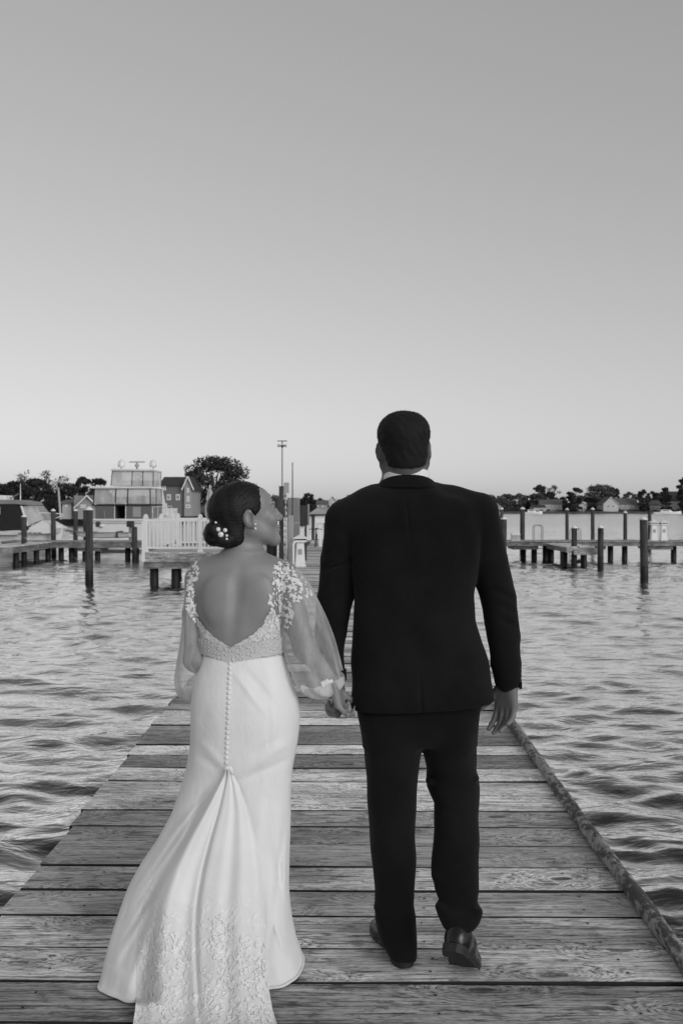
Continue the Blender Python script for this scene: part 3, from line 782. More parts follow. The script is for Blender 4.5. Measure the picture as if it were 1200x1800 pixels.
# ------------------------------------------------------------------ boats
def quadpanel(mb, x0, x1, z0, z1, y, th=.02): mb.box(x0, x1, y, y + th, z0, z1)
def yacht():
    d = 50.0
    t = thing('motor_yacht', 'white motor yacht with enclosed aft deck and flybridge moored stern towards the pier', 'boat', (XX(222, d), d, WATER))
    X0, X1 = XX(158, d), XX(266, d); xc = (X0 + X1) / 2; hw = (X1 - X0) / 2
    # hull: stations along y
    rs = []
    for y, w, zt, zk in ((0, .96, ZZ(912, d), .05), (.3, 1.0, ZZ(912, d), .02), (5, 1.04, ZZ(909, d), 0), (9, .9, ZZ(900, d) + .2, .0), (11.5, .55, 1.0, .1), (13.2, .05, 1.15, .5)):
        w *= hw
        rs.append([(xc - w * .75, d + y, WATER - .5 + zk), (xc + w * .75, d + y, WATER - .5 + zk), (xc + w * .96, d + y, WATER + .45), (xc + w, d + y, zt), (xc - w, d + y, zt), (xc - w * .96, d + y, WATER + .45)])
    MB().rings(rs).build('hull', M['gel'], t)
    MB().box(X0 + .02, X1 - .02, d - .01, d + .02, ZZ(921, d), ZZ(919, d)).build('rub_strake', M['lightbox'], t)
    MB().box(X0 + .1, X1 - .1, d - .75, d - .02, WATER + .18, WATER + .28).build('swim_platform', M['gel'], t)
    MB().box(XX(169, d), XX(177, d), d - .03, d - .012, ZZ(926, d), ZZ(917, d)).build('vent', M['vent'], t)
    MB().ball((XX(180, d), d - .1, ZZ(924, d)), (.14, .1, .09), 10, 6).build('hatch_cover', M['white'], t, True)
    # lower cabin bulkhead with doorway
    za, zb_ = ZZ(911.8, d), ZZ(889, d)
    by = d + .25
    dl, dr = XX(200, d), XX(219.5, d)
    MB().box(XX(166, d), dl, by, by + 3.0, za, zb_).build('cabin_bulkhead', M['hull_dark'], t)
    MB().box(dr, XX(264, d), by, by + 3.0, za, zb_).build('cabin_bulkhead', M['hull_dark'], t)
    MB().box(dl + .003, dr - .003, by + 1.2, by + 1.25, za, zb_).build('doorway', M['canvas'], t)
    for x in (dl, dr): MB().box(x - .02, x + .02, by - .03, by - .003, za, ZZ(884, d)).build('door_jamb', M['gel'], t)
    MB().box(XX(232, d), XX(246, d), by - .02, by - .003, za + .1, zb_ - .06).build('cabin_locker', M['siding_mid'], t)
    MB().box(XX(160, d), XX(264, d), by - .06, by + 3.2, zb_ + .002, zb_ + .07).build('sill_beam', M['canvas'], t)
    # aft deck enclosure
    z0, z1 = zb_ + .072, ZZ(857, d)
    L, Rr = XX(162, d), XX(263, d); yb = by + 3.1
    bars = [162, 200.8, 222.6, 263]
    for a in bars: MB().box(XX(a, d) - .025, XX(a, d) + .025, by - .02, by + .03, z0, z1).build('window_frame', M['canvas'], t)
    for a, b in zip(bars, bars[1:]): MB().box(XX(a, d) + .028, XX(b, d) - .028, by, by + .012, z0 + .03, z1 - .03).build('window', M['clear'], t)
    for a, b in ((0, 1.5), (1.56, 3.1)):
        for x in (L, Rr):
            MB().box(x - .006, x + .006, by + .05 + a, by + b, z0 + .03, z1 - .03).build('window', M['clear'], t)
            MB().box(x - .02, x + .02, by + b + .001, by + b + .05, z0, z1).build('window_frame', M['canvas'], t)
    MB().box(L + .05, Rr - .05, yb + .1, yb + .15, z0 - .3, z0 + .45).build('saloon_front', M['gel'], t)
    MB().box(XX(229, d), XX(252, d), by + .9, by + 1.4, zb_, zb_ + .55).build('deck_chair', M['siding_mid'], t)
    rs = []
    for z, e in ((z1, .05), (z1 + .05, .09), (z1 + .11, .07)):
        rs.append([(L - e, by - .1 - e, z), (Rr + e, by - .1 - e, z), (Rr + e + .03, yb + .3, z), (L - e - .03, yb + .3, z)])
    MB().rings(rs).build('hardtop', M['gel'], t)
    # flybridge
    f0, f1 = z1 + .112, ZZ(825, d)
    fl, fr = XX(187, d), XX(265, d); fy = by + .5; fyb = fy + 2.3
    bars = [187, 225.4, 245.5, 265]
    for a in bars:
        s_ = XX(a, d)
        MB().hexa([(s_ - .02, fy, f0), (s_ + .02, fy, f0), (s_ + .02, fy + .03, f0), (s_ - .02, fy + .03, f0), (s_ - .02, fy + .1, f1), (s_ + .02, fy + .1, f1), (s_ + .02, fy + .13, f1), (s_ - .02, fy + .13, f1)]).build('window_frame', M['canvas'], t)
    for a, b in zip(bars, bars[1:]):
        a, b = XX(a, d) + .022, XX(b, d) - .022
        MB().hexa([(a, fy + .01, f0), (b, fy + .01, f0), (b, fy + .02, f0), (a, fy + .02, f0), (a, fy + .11, f1), (b, fy + .11, f1), (b, fy + .12, f1), (a, fy + .12, f1)]).build('window', M['clear'], t)
    for x in (fl, fr):
        MB().box(x - .006, x + .006, fy + .16, fyb - .03, f0, f1).build('window', M['clear'], t)
        MB().box(x - .015, x + .015, fyb - .03, fyb + .01, f0, f1).build('window_frame', M['canvas'], t)
    MB().box(fl + .1, fr - .1, fyb - .3, fyb - .1, f0, f0 + .35).build('helm_console', M['gel'], t)
    st = [(XX(229, d) + .16 * math.cos(q), fy + 1.0, ZZ(836, d) + .16 * math.sin(q)) for q in [k * math.pi / 10 for k in range(21)]]
    MB().tube(st, .025, 6, False).build('helm_seat_back', M['gel'], t)
    MB().rings([[(fl - e, fy - .05 - e, z), (fr + e, fy - .05 - e, z), (fr + e, fyb + .15, z), (fl - e, fyb + .15, z)] for z, e in ((f1, .03), (f1 + .05, .06), (f1 + .09, .0))]).build('bimini_top', M['gel'], t)
    rt = f1 + .09
    for px in (198, 260):
        x = XX(px, d); o = MB().lathe((x, fy + .8, rt), [(.03, 0), (.03, .1)], 8).build('dome_stem', M['lightbox'], t)
        MB().lathe((x, fy + .8, rt), [(.12, .101), (.2, .12), (.205, .3), (.18, .42), (.1, .5), (.02, .53)], 16).build('dome', M['gel'], o, True)
    x = XX(228.5, d)
    o = MB().lathe((x, fy + .8, rt), [(.06, 0), (.05, .1), (.13, .14), (.13, .24), (.06, .28), (.05, .36)], 12).build('radar_pedestal', M['lightbox'], t, True)
    MB().box(x - .46, x + .46, fy + .74, fy + .84, rt + .361, rt + .43).build('radar_bar', M['lightbox'], o)
    # side cabin wall sloping forward, rails
    MB().hexa([(Rr + .02, yb + .05, z0 - .6), (Rr + .06, yb + 1.6, z0 - .6), (Rr + .06, yb + 2, z0 - .6), (Rr - .4, yb + 2, z0 - .6), (Rr + .02, yb + .05, z1 - .02), (Rr + .02, yb + .3, z1 - .02), (Rr - .1, yb + .4, z1 - .02), (Rr - .4, yb + .4, z1 - .02)]).build('cabin_side', M['gel'], t)
    for px in (185.5,): MB().tube([(XX(px, d), d - .02, za), (XX(px, d) - .05, d - .05, za + .42)], .02, 6).build('grab_rail', M['steel'], t)
    MB().tube([(XX(179, d), fy + 1.5, f1 - 1.2), (XX(178, d), fy + 1.6, ZZ(812, d))], [.018, .008], 6).build('antenna', M['white'], t)
    # side decks rails
    for sx in (X0 - .02, X1 + .02):
        for k in range(5):
            MB().tube([(sx, d + .3 + k * 1.4, ZZ(911, d)), (sx, d + .3 + k * 1.4, ZZ(911, d) + .62)], .015, 6).build('rail_stanchion', M['white'], t)
        MB().tube([(sx, d + .2, ZZ(911, d) + .3), (sx, d + .3, ZZ(911, d) + .6), (sx, d + 6, ZZ(911, d) + .66)], .018, 6).build('side_rail', M['white'], t)
    MB().tube([(X0 + .1, d - .04, ZZ(914, d)), (xc, d - .08, ZZ(914.5, d)), (X1 - .1, d - .04, ZZ(914, d))], .05, 8).build('transom_cap', M['gel'], t)
    # the superstructure rakes forward and narrows upwards
    def rake(o):
        b = Vector(BASE[o.name])
        for v in o.data.vertices:
            w = v.co + b; k = max(0.0, w.z - zb_)
            v.co.y += .16 * k; v.co.x -= (w.x - xc) * .03 * k
            if 'top' in o.name and k > 0: v.co.z -= .05 * ((w.x - xc) / hw) ** 2
        for c_ in o.children: rake(c_)
    for c_ in t.children: rake(c_)
yacht()

def dinghy():
    d = 47.3
    t = thing('dinghy', 'small white dinghy with pointed bow lying across the yacht stern', 'dinghy', (XX(176, d), d, -.2))
    xa, xb = XX(116, d), XX(231, d)
    rs = []
    for u, w, zt, zb_ in ((0, .04, .30, .27), (.1, .28, .26, .08), (.25, .5, .20, -.06), (.5, .62, .16, -.12), (.8, .62, .15, -.12), (1, .56, .16, -.08)):
        x = xa + (xb - xa) * u; o = ZZ(946, d) + .12
        rs.append([(x, d - w, o + zt), (x, d - w * .8, o + zb_ + .06), (x, d, o + zb_), (x, d + w * .8, o + zb_ + .06), (x, d + w, o + zt), (x, d + w * .8, o + zt - .02), (x, d, o + zt - .05), (x, d - w * .8, o + zt - .02)])
    MB().rings(rs).build('hull', M['gel'], t, False)
    o = ZZ(946, d) + .12
    MB().tube([(xa, d - .03, o + .31), (xa + .33, d - .29, o + .27), (xa + .82, d - .52, o + .21), (xa + 1.65, d - .63, o + .17), (xb, d - .57, o + .17)], .03, 6).build('gunwale', M['greybox'], t)
    MB().box(xa + 1.2, xa + 1.5, d - .5, d + .5, o + .17, o + .22).build('thwart', M['lightbox'], t)
    MB().box(XX(210, d), XX(212, d), d - .66, d + .6, o - .1, o + .24).build('tie_strap', M['dark'], t)
    xo = XX(228, d)
    q = MB().rbox(xo - .12, xo + .22, d - .2, d + .2, o + .45, o + .75, .05).build('outboard_cowl', M['dark'], t)
    MB().box(xo - .02, xo + .14, d - .08, d + .08, o - .3, o + .449).build('outboard_leg', M['greybox'], t)
dinghy()

def cruiser():
    d = 46.5
    t = thing('cabin_cruiser', 'white cabin cruiser with dark canvas cover moored bow towards the yacht', 'boat', (XX(40, d), d, WATER))
    xa, xb = XX(-90, d), XX(112, d)
    rs = []
    for u, w, zt in ((0, 1.2, .30), (.45, 1.4, .32), (.7, 1.25, .40), (.85, .85, .50), (.95, .4, .58), (1.0, .04, .62)):
        x = xa + (xb - xa) * u; o = ZZ(945, d)
        k = 1 - .5 * max(0, u - .6)
        rs.append([(x - .8 * max(0, u - .7), d - w * .55, WATER - .3), (x, d - w, o + zt), (x, d + w, o + zt), (x - .8 * max(0, u - .7), d + w * .55, WATER - .3)])
    MB().rings([r_[::-1] for r_ in rs]).build('hull', M['gel'], t)
    o = ZZ(945, d)
    MB().box(xa + .2, xa + 3.9, d - 1.42, d - 1.405, o + .10, o + .17).build('hull_stripe', M['hull_dark'], t)
    for k in range(5): MB().box(XX(50 + k * 8, d), XX(54 + k * 8, d), d - 1.33, d - 1.1, o + .22, o + .29).build('portlight', M['greybox'], t)
    # canvas enclosure: side profile extruded across
    def prism(name, prof, w0, w1, mat):
        a = [(XX(px, d), d - w0 * (1 - .12 * (945 - py) / 60), ZZ(py, d)) for px, py in prof]
        b = [(XX(px, d), d + w1 * (1 - .12 * (945 - py) / 60), ZZ(py, d)) for px, py in prof]
        n = len(prof)
        MB().add(a + b, [tuple(range(n)), tuple(range(2 * n - 1, n - 1, -1))] + [(i, i + n, (i + 1) % n + n, (i + 1) % n) for i in range(n)]).build(name, M[mat], t)
    prism('canvas_cover', [(-80, 945), (63, 931), (62, 917), (48, 890), (40, 887), (-80, 888)], 1.28, 1.28, 'canvas')
    prism('hardtop', [(-80, 887), (40, 886), (64, 888), (60, 882.5), (40, 879), (-80, 877)], 1.35, 1.35, 'greybox')
    prism('windscreen', [(53, 890), (65, 889), (84, 914), (64.5, 922)], 1.24, 1.24, 'clear')
    prism('windscreen_post', [(50, 889), (53.5, 890), (65, 923), (62.5, 924)], 1.3, 1.3, 'gel')
    prism('foredeck', [(20, 941), (24, 933), (64, 926), (85, 914.5), (110, 928), (108, 936)], 1.0, 1.0, 'gel')
    MB().box(XX(-60, d), XX(17, d), d - 1.285, d - 1.2, ZZ(904, d), ZZ(891, d)).build('clear_panel', M['lightbox'], t)
    MB().tube([(XX(66, d), d - .9, ZZ(925, d)), (XX(80, d), d - .9, ZZ(901, d)), (XX(110, d), d - .15, ZZ(903, d)), (XX(112, d), d, ZZ(906, d)), (XX(98, d), d - .4, ZZ(912, d)), (XX(100, d), d - .3, ZZ(930, d))], .022, 6).build('bow_rail', M['white'], t)
    MB().tube([(XX(36.5, d), d, ZZ(882, d)), (XX(36.5, d), d, ZZ(850, d))], [.03, .012], 6).build('mast', M['white'], t)
    MB().tube([(XX(14, d), d, ZZ(879, d)), (XX(33, d), d, ZZ(868, d))], .03, 6).build('boom', M['greybox'], t)
    MB().rbox(XX(-20, d), XX(18, d), d - .6, d + .6, ZZ(879, d), ZZ(871, d), .06).build('roof_pod', M['gel'], t)
cruiser()

def skiff(px, py, d, L, label, group=None):
    t = thing('moored_boat', label, 'boat', (XX(px, d), d, WATER), group)
    x = XX(px, d); o = WATER
    rs = [[(x - L / 2 + L * u, d - w, o + zt), (x - L / 2 + L * u, d - w * .7, o - .2), (x - L / 2 + L * u, d + w * .7, o - .2), (x - L / 2 + L * u, d + w, o + zt)] for u, w, zt in ((0, .9, .7), (.5, 1.1, .75), (.8, .8, .95), (1, .06, 1.15))]
    MB().rings(rs).build('hull', M['gel'], t)
    MB().hexa([(x - L * .25, d - .8, o + .75), (x + L * .2, d - .8, o + .78), (x + L * .2, d + .8, o + .78), (x - L * .25, d + .8, o + .75), (x - L * .22, d - .7, o + 1.7), (x + L * .06, d - .7, o + 1.7), (x + L * .06, d + .7, o + 1.7), (x - L * .22, d + .7, o + 1.7)]).build('cabin', M['white'], t)
    MB().box(x - L * .2, x + L * .05, d - .81, d - .78, o + 1.15, o + 1.5).build('window', M['glassdark'], t)
skiff(1172, 0, 370, 11, 'white cabin boat moored along the far right shore', None)
skiff(935, 0, 372, 8, 'small white boat moored before the low white far houses', None)
skiff(868, 0, 330, 6, 'small white boat out beyond the right walkway end', None)
# boat lift canopy far behind the table
bl = thing('boat_lift_canopy', 'pale hipped boat lift canopy on posts over the water beyond the pier', 'canopy', (XX(563, 70), 70, WATER))
xa, xb = XX(543, 70), XX(584, 70); zt = ZZ(903.5, 70)
MB().rings([[(xa, 68, zt), (xb, 68, zt), (xb, 72, zt), (xa, 72, zt)], [(xa + .55, 69.4, ZZ(894, 70)), (xb - .7, 69.4, ZZ(896, 70)), (xb - .7, 70.6, ZZ(896, 70)), (xa + .55, 70.6, ZZ(894, 70))]]).build('roof', M['thatch'], bl)
MB().box(xa + .1, xb - .1, 68.1, 71.9, zt - .1, zt - .005).build('frame', M['dark'], bl)
for x in (xa + .3, xb - .3):
    for y in (68.3, 71.7): MB().tube([(x, y, WATER - .5), (x, y, zt - .1)], .06, 8).build('post', M['pile'], bl)
# ------------------------------------------------------------------ houses
def house(px0, px1, y_eave, y_ridge, d, depth, wall, roof, label, gable='front', wins=(), base_z=0.0, chimney=None, door=None, trim='white', group=None):
    xa, xb = XX(px0, d), XX(px1, d); ze, zr = ZZ(y_eave, d), ZZ(y_ridge, d)
    t = thing('house', label, 'house', ((xa + xb) / 2, d, base_z), group)
    xm = (xa + xb) / 2; ov = .35
    if gable == 'front':
        wl_ = [(xa, d, base_z), (xb, d, base_z), (xb, d, ze), (xm, d, zr - .1), (xa, d, ze)]
        n = 5
        MB().add(wl_ + [(x, d + depth, z) for x, _, z in wl_], [tuple(range(n)), tuple(range(2 * n - 1, n - 1, -1))] + [(i, i + n, (i + 1) % n + n, (i + 1) % n) for i in range(n)]).build('wall', M[wall], t)
        k = (zr - ze) / (xm - xa)
        for s_ in (-1, 1):
            e = xm + s_ * ((xb - xa) / 2 + ov); ez = ze - k * ov
            MB().hexa([(xm, d - ov, zr - .03), (e, d - ov, ez), (e, d + depth + ov, ez), (xm, d + depth + ov, zr - .03), (xm, d - ov, zr + .15), (e, d - ov, ez + .18), (e, d + depth + ov, ez + .18), (xm, d + depth + ov, zr + .15)]).build('roof', M[roof], t)
            MB().tube([(xm, d - ov - .02, zr + .04), (e, d - ov - .02, ez + .07)], .1, 4).build('gable_trim', M[trim], t)
    else:
        ym = d + depth / 2
        wl_ = [(xa, d, base_z), (xa, d + depth, base_z), (xa, d + depth, ze), (xa, ym, zr - .1), (xa, d, ze)]
        n = 5
        MB().add(wl_ + [(xb, y, z) for _, y, z in wl_], [tuple(range(n)), tuple(range(2 * n - 1, n - 1, -1))] + [(i, i + n, (i + 1) % n + n, (i + 1) % n) for i in range(n)]).build('wall', M[wall], t)
        for s_ in (-1, 1):
            e = ym + s_ * (depth / 2 + ov); ez = ze - (zr - ze) / (depth / 2) * ov
            MB().hexa([(xa - ov, ym, zr - .03), (xb + ov, ym, zr - .03), (xb + ov, e, ez), (xa - ov, e, ez), (xa - ov, ym, zr + .15), (xb + ov, ym, zr + .15), (xb + ov, e, ez + .18), (xa - ov, e, ez + .18)]).build('roof', M[roof], t)
    for (wx, wy, ww, wh) in wins:
        x, z = XX(wx, d), ZZ(wy, d); a, b = ww / F * d / 2, wh / F * d / 2
        o = MB().box(x - a, x + a, d - .09, d - .005, z - b, z + b).build('window', M[trim], t)
        g = .14
        MB().box(x - a + g, x - .04, d - .11, d - .092, z - b + g, z + b - g).build('pane', M['glassdark'], o)
        MB().box(x + .04, x + a - g, d - .11, d - .092, z - b + g, z + b - g).build('pane', M['glassdark'], o)
    if door:
        x = XX(door, d); o = MB().box(x - .5, x + .5, d - .06, d - .005, base_z, base_z + 2.1).build('door', M['siding_mid'], t)
    if chimney:
        cx, cw, ct = chimney
        MB().box(XX(cx, d) - cw / 2, XX(cx, d) + cw / 2, d + 1.0, d + 1.0 + cw, base_z, ZZ(ct, d)).build('chimney', M['brick'], t)
    return t
house(284, 328, 853, 838.5, 140, 8, 'siding_grey', 'roof_dark', 'grey two storey house with dark roof behind the motor yacht', 'side',
      [(289, 858, 6, 8), (297, 874, 7, 10), (313, 874, 7, 10), (291, 889, 6, 8)], .3)
house(324, 337, 853, 838, 139.5, 9, 'siding_mid', 'roof_dark', 'narrow pale gabled house wing standing before the big dark tree', 'front', [(330.5, 862, 4, 8), (330.5, 877, 5, 10), (330.5, 890, 8, 6)], .3)
house(136, 172, 890, 872, 120, 8, 'siding_mid', 'roof_mid', 'small beige gabled house partly hidden by the motor yacht', 'front', [(144, 890, 4, 6), (149, 890, 4, 6)], .1, (134, 1.1, 871))
house(110, 126, 885, 880, 122, 6, 'siding_white', 'roof_mid', 'low white shed roofed annex beside the brick chimney house', 'side', [(117, 889, 5, 4)], .1)
house(576, 592, 881, 872, 300, 10, 'siding_white', 'roof_mid', 'white gabled house on the shore beyond the cleaning table', 'front', [(584, 884, 3.5, 3)], .3)
house(552, 575, 886, 880, 290, 9, 'siding_mid', 'roof_mid', 'low beige house on the shore beyond the cleaning table', 'side', [(558, 890, 3, 3), (567, 890, 3, 3)], .3)
house(863, 882, 893, 885.5, 385, 10, 'siding_white', 'roof_mid', 'small white gabled boathouse on the far shore', 'front', [(872, 896, 4, 4)], -.2)
house(950, 987, 886, 878, 392, 10, 'siding_white', 'roof_mid', 'long white two storey house on the far shore', 'side', [(955, 891, 3.4, 3.6), (961, 891, 3.4, 3.6), (968, 891, 3.4, 3.6), (975, 891, 3.4, 3.6), (982, 891, 3.4, 3.6)], -.2)
house(937, 958, 892, 888, 388, 8, 'siding_white', 'roof_dark', 'low white cottage in front of the long far shore house', 'side', [(942, 896, 3, 3), (952, 896, 3, 3)], -.2)
house(1016, 1030, 889, 883, 394, 8, 'siding_white', 'roof_dark', 'little white house between two dark far shore trees', 'front', [(1023, 892, 3, 4)], -.2)
house(1060, 1086, 886, 874, 388, 12, 'siding_white', 'roof_mid', 'white gabled house with broad gable facing the water', 'front', [(1068, 890, 4, 5), (1077, 890, 4, 5), (1073, 882, 3, 3)], -.2)
house(1086, 1120, 886, 876, 392, 10, 'siding_mid', 'roof_mid', 'wide beige house with brown roof beside the broad gable', 'side', [(1093, 891, 4, 4), (1103, 891, 4, 4), (1112, 891, 4, 4)], -.2)
house(1132, 1162, 888, 880, 396, 10, 'siding_white', 'roof_mid', 'white house set low among trees on the far shore', 'side', [(1138, 893, 3.5, 4), (1147, 893, 3.5, 4), (1155, 893, 3.5, 4)], -.2)
house(1174, 1215, 880, 864, 400, 12, 'siding_white', 'roof_dark', 'large white house with steep dark roof at the right of the far shore', 'side', [(1180, 886, 4, 5), (1190, 886, 4, 5), (1200, 886, 4, 5)], -.2)

# ------------------------------------------------------------------ trees
def tree(px, d, top_py, wpx, label, mat='leaf', dense=1.0, leaf=None, bare=False, low=0.25, group=None, seed=0, name='tree', shape=1.0, base=None):
    g = np.random.default_rng(int(px * 13 + d * 7 + seed) % 2**31)
    x = XX(px, d); zt = ZZ(top_py, d)
    zb_ = (0.25 if d < 250 else 0.15) if base is None else base
    H = zt - zb_; W = wpx / F * d / 2
    t = thing(name, label, 'tree', (x, d, zb_), group)
    mb = MB()
    tr = max(.12, H * .028)
    lean = g.normal(0, .04, 2)
    trunk_h = H * (.55 if not bare else .75)
    pts = [(x + lean[0] * k * trunk_h + .03 * H * math.sin(k * 4 + px) * k, d + lean[1] * k * trunk_h, zb_ - .3 + (trunk_h + .3) * k) for k in (0, .25, .5, .75, 1)]
    mb.tube(pts, [tr * 1.25, tr, tr * .8, tr * .6, tr * .35], 7)
    clumps = []
    nl = int(24 + 10 * dense) if not bare else 16
    for i in range(nl):
        a = g.uniform(0, 6.28); k = g.uniform(.35, 1.0)
        p0 = Vector(pts[0]).lerp(Vector(pts[-1]), k)
        hz = g.uniform(low, 1.0) ** shape
        rr = W * math.sqrt(max(.03, 1 - ((hz - .5 * (low + 1)) / (.56 * (1 - low))) ** 2)) * g.uniform(.45, 1.0)
        p1 = Vector((x + lean[0] * H + rr * math.cos(a), d + rr * math.sin(a) * .8, zb_ + H * (hz * .93)))
        if p1.z < p0.z - .1 * H: p0 = Vector(pts[0]).lerp(Vector(pts[-1]), max(.2, k * .4))
        mid = p0.lerp(p1, .5) + Vector((0, 0, .06 * H))
        mb.tube([p0, mid, p1], [tr * .4, tr * .25, tr * .08], 5)
        clumps.append((p1, W * g.uniform(.2, .38)))
        if bare:
            for j in range(14):
                q = mid.lerp(p1, g.uniform(0, 1)); e = q + Vector(g.normal(0, 1, 3) * np.array([.07, .07, .05]) * H + np.array([0, 0, .04 * H]))
                mb.tube([q, q.lerp(e, .5) + Vector((0, 0, .01 * H)), e], [tr * .14, tr * .1, tr * .05], 4)
    mb.build('trunk', M['trunk'], t)
    clumps.append((Vector((x + lean[0] * H, d, zb_ + H * .93)), W * .3))
    ls = leaf * .85 if leaf else max(.16, .0011 * d)
    V, Fq = [], []
    C, Nn, Sz = [], [], []
    for c, r_ in clumps:
        n = int((26 if bare else 85) * dense)
        dirs = g.normal(0, 1, (n, 3)); dirs /= np.linalg.norm(dirs, axis=1)[:, None]
        rad = r_ * g.uniform(.25, 1.08, n) ** .6
        C.append(np.array(c) + dirs * rad[:, None] * np.array([1.1, 1, .72]))
    C = np.concatenate(C); n = len(C)
    a1 = g.normal(0, 1, (n, 3)); a1 /= np.linalg.norm(a1, axis=1)[:, None]
    a2 = np.cross(a1, g.normal(0, 1, (n, 3))); a2 /= np.linalg.norm(a2, axis=1)[:, None]
    s1 = ls * g.uniform(.5, 1.3, n)[:, None]; s2 = s1 * .62
    V = np.stack([C - a1 * s1, C - a2 * s2, C + a1 * s1, C + a2 * s2], 1).reshape(-1, 3)
    Fq = np.arange(n * 4).reshape(n, 4)
    mesh_obj('crown', V, Fq, M[mat], t)
    return t
# left bank
tree(378, 150, 806, 108, 'big dark spreading tree beside the grey two storey house', 'leaf', 2.2, .26, low=.12)
tree(335, 160, 826, 40, 'dark tree rising behind the grey house roof', 'leaf', 1.2, .26, low=.2)
tree(62, 135, 842, 56, 'dense rounded dark tree behind the canvas covered cruiser', 'leaf', 2.6, .2, low=.02)
tree(22, 150, 848, 62, 'broad dark tree at the left behind the cruiser mast', 'leaf', 1.6, .26, low=.05)
tree(-15, 150, 846, 50, 'dark tree cut by the left picture margin behind the cruiser', 'leaf', 1.4, .26, low=.05)
tree(47, 165, 825, 36, 'nearly bare tree with twisted branches rising above the round dark tree', 'leaf_mid', .5, .24, True, .4)
tree(86, 170, 824, 30, 'tall thin bare pale tree behind the marina', 'leaf_pale', .5, .22, True, .5)
tree(106, 165, 834, 34, 'scraggly bare tree next to the tall thin pale one', 'leaf_mid', .5, .24, True, .35)
tree(118, 150, 850, 44, 'leafy dark tree behind the chimney house', 'leaf', 1.2, .26, low=.1)
tree(147, 155, 838, 46, 'fuller dark tree directly left of the yacht flybridge', 'leaf', 1.2, .26, low=.1)
tree(172, 160, 840, 40, 'dark tree partly hidden behind the yacht flybridge', 'leaf', 1.1, .26, low=.15)
tree(95, 150, 868, 50, 'low dark shrubby tree behind the white bow rail', 'leaf', 1.4, .26, low=.0)
tree(30, 145, 872, 60, 'low dark shrubby tree behind the cruiser roof', 'leaf', 1.4, .26, low=.0)
tree(425, 170, 862, 50, 'dark tree low behind the bride', 'leaf', 1.2, .28, low=.05)
tree(470, 200, 872, 60, 'tree mass behind the black cabinet', 'leaf', 1.2, .3, low=.05)
# middle distance
tree(541, 280, 867, 26, 'dark rounded tree on the shore right of the black hose box', 'leaf', 1.4, .34, low=.05)
tree(518, 285, 878, 34, 'low dark tree behind the grey cabinets', 'leaf', 1.2, .34, low=.05)
tree(562, 300, 877, 26, 'low dark tree behind the beige shore house', 'leaf', 1.2, .34, low=.05)
tree(600, 320, 880, 40, 'low dark tree right of the white gabled shore house', 'leaf', 1.2, .36, low=.02)
tree(613, 325, 869, 14, 'thin sparse tree above the low shore trees beside the groom', 'leaf_mid', .6, .3, True, .4)
tree(640, 340, 879, 40, 'low dark tree behind the groom shoulder', 'leaf', 1.2, .38, low=.02)
# far right shore
gs = 'low dark trees in the row on the far shore'
for px, top, w in ((700, 876, 50), (745, 874, 46), (790, 872, 46), (830, 873, 40), (858, 871, 32), (876, 873, 28), (893, 869, 30), (913, 868, 30), (930, 871, 32), (946, 868, 30)):
    tree(px, 398 + (px % 7), top, w, 'low dark leafy tree in the row along the far shore', 'leaf_mid', 1.0, .42, low=.02, group=gs)
tree(950, 404, 851, 22, 'tall dark tree topping the row on the far shore', 'leaf', 1.1, .42, low=.35)
tree(972, 406, 852, 28, 'tall pale sparse tree on the far shore', 'leaf_mid', .8, .4, True, .35)
tree(963, 408, 864, 26, 'dark tree behind the long white far house', 'leaf', 1.1, .42, low=.1)
tree(988, 404, 874, 26, 'small dark tree right of the long white far house', 'leaf', 1.0, .42, low=.05)
tree(1008, 386, 857, 28, 'dark flat topped tree standing clear at the far water edge', 'leaf', 1.5, .4, low=.02)
tree(1034, 402, 866, 34, 'broad mid grey tree left of the largest far tree', 'leaf_mid', 1.3, .42, low=.02)
tree(1054, 404, 853, 52, 'largest broad tree on the far shore behind the broad gable house', 'leaf_mid', 1.8, .42, low=.05)
tree(1078, 408, 856, 24, 'dark leafy tree at the right side of the largest far tree', 'leaf', 1.2, .42, low=.2)
tree(1104, 410, 865, 26, 'airy tree behind the wide beige far house', 'leaf_mid', .9, .42, low=.2)
tree(1128, 390, 860, 24, 'slim dark ragged tree between two far houses', 'leaf', 1.1, .42, low=.02)
tree(1146, 404, 863, 24, 'dark tree behind the low far white house', 'leaf', 1.1, .42, low=.05)
tree(1157, 402, 866, 16, 'narrow upright mid grey far tree', 'leaf_mid', 1.0, .4, low=.02)
tree(1171, 390, 856, 19, 'dense dark oval tree before the steep roofed far house', 'leaf', 1.8, .36, low=.02)
tree(1199, 386, 836, 26, 'tallest dark tree at the right end of the far shore', 'leaf', 1.6, .42, low=.05)
tree(1225, 392, 850, 40, 'broad dark tree past the right end of the far houses', 'leaf', 1.4, .42, low=.02)
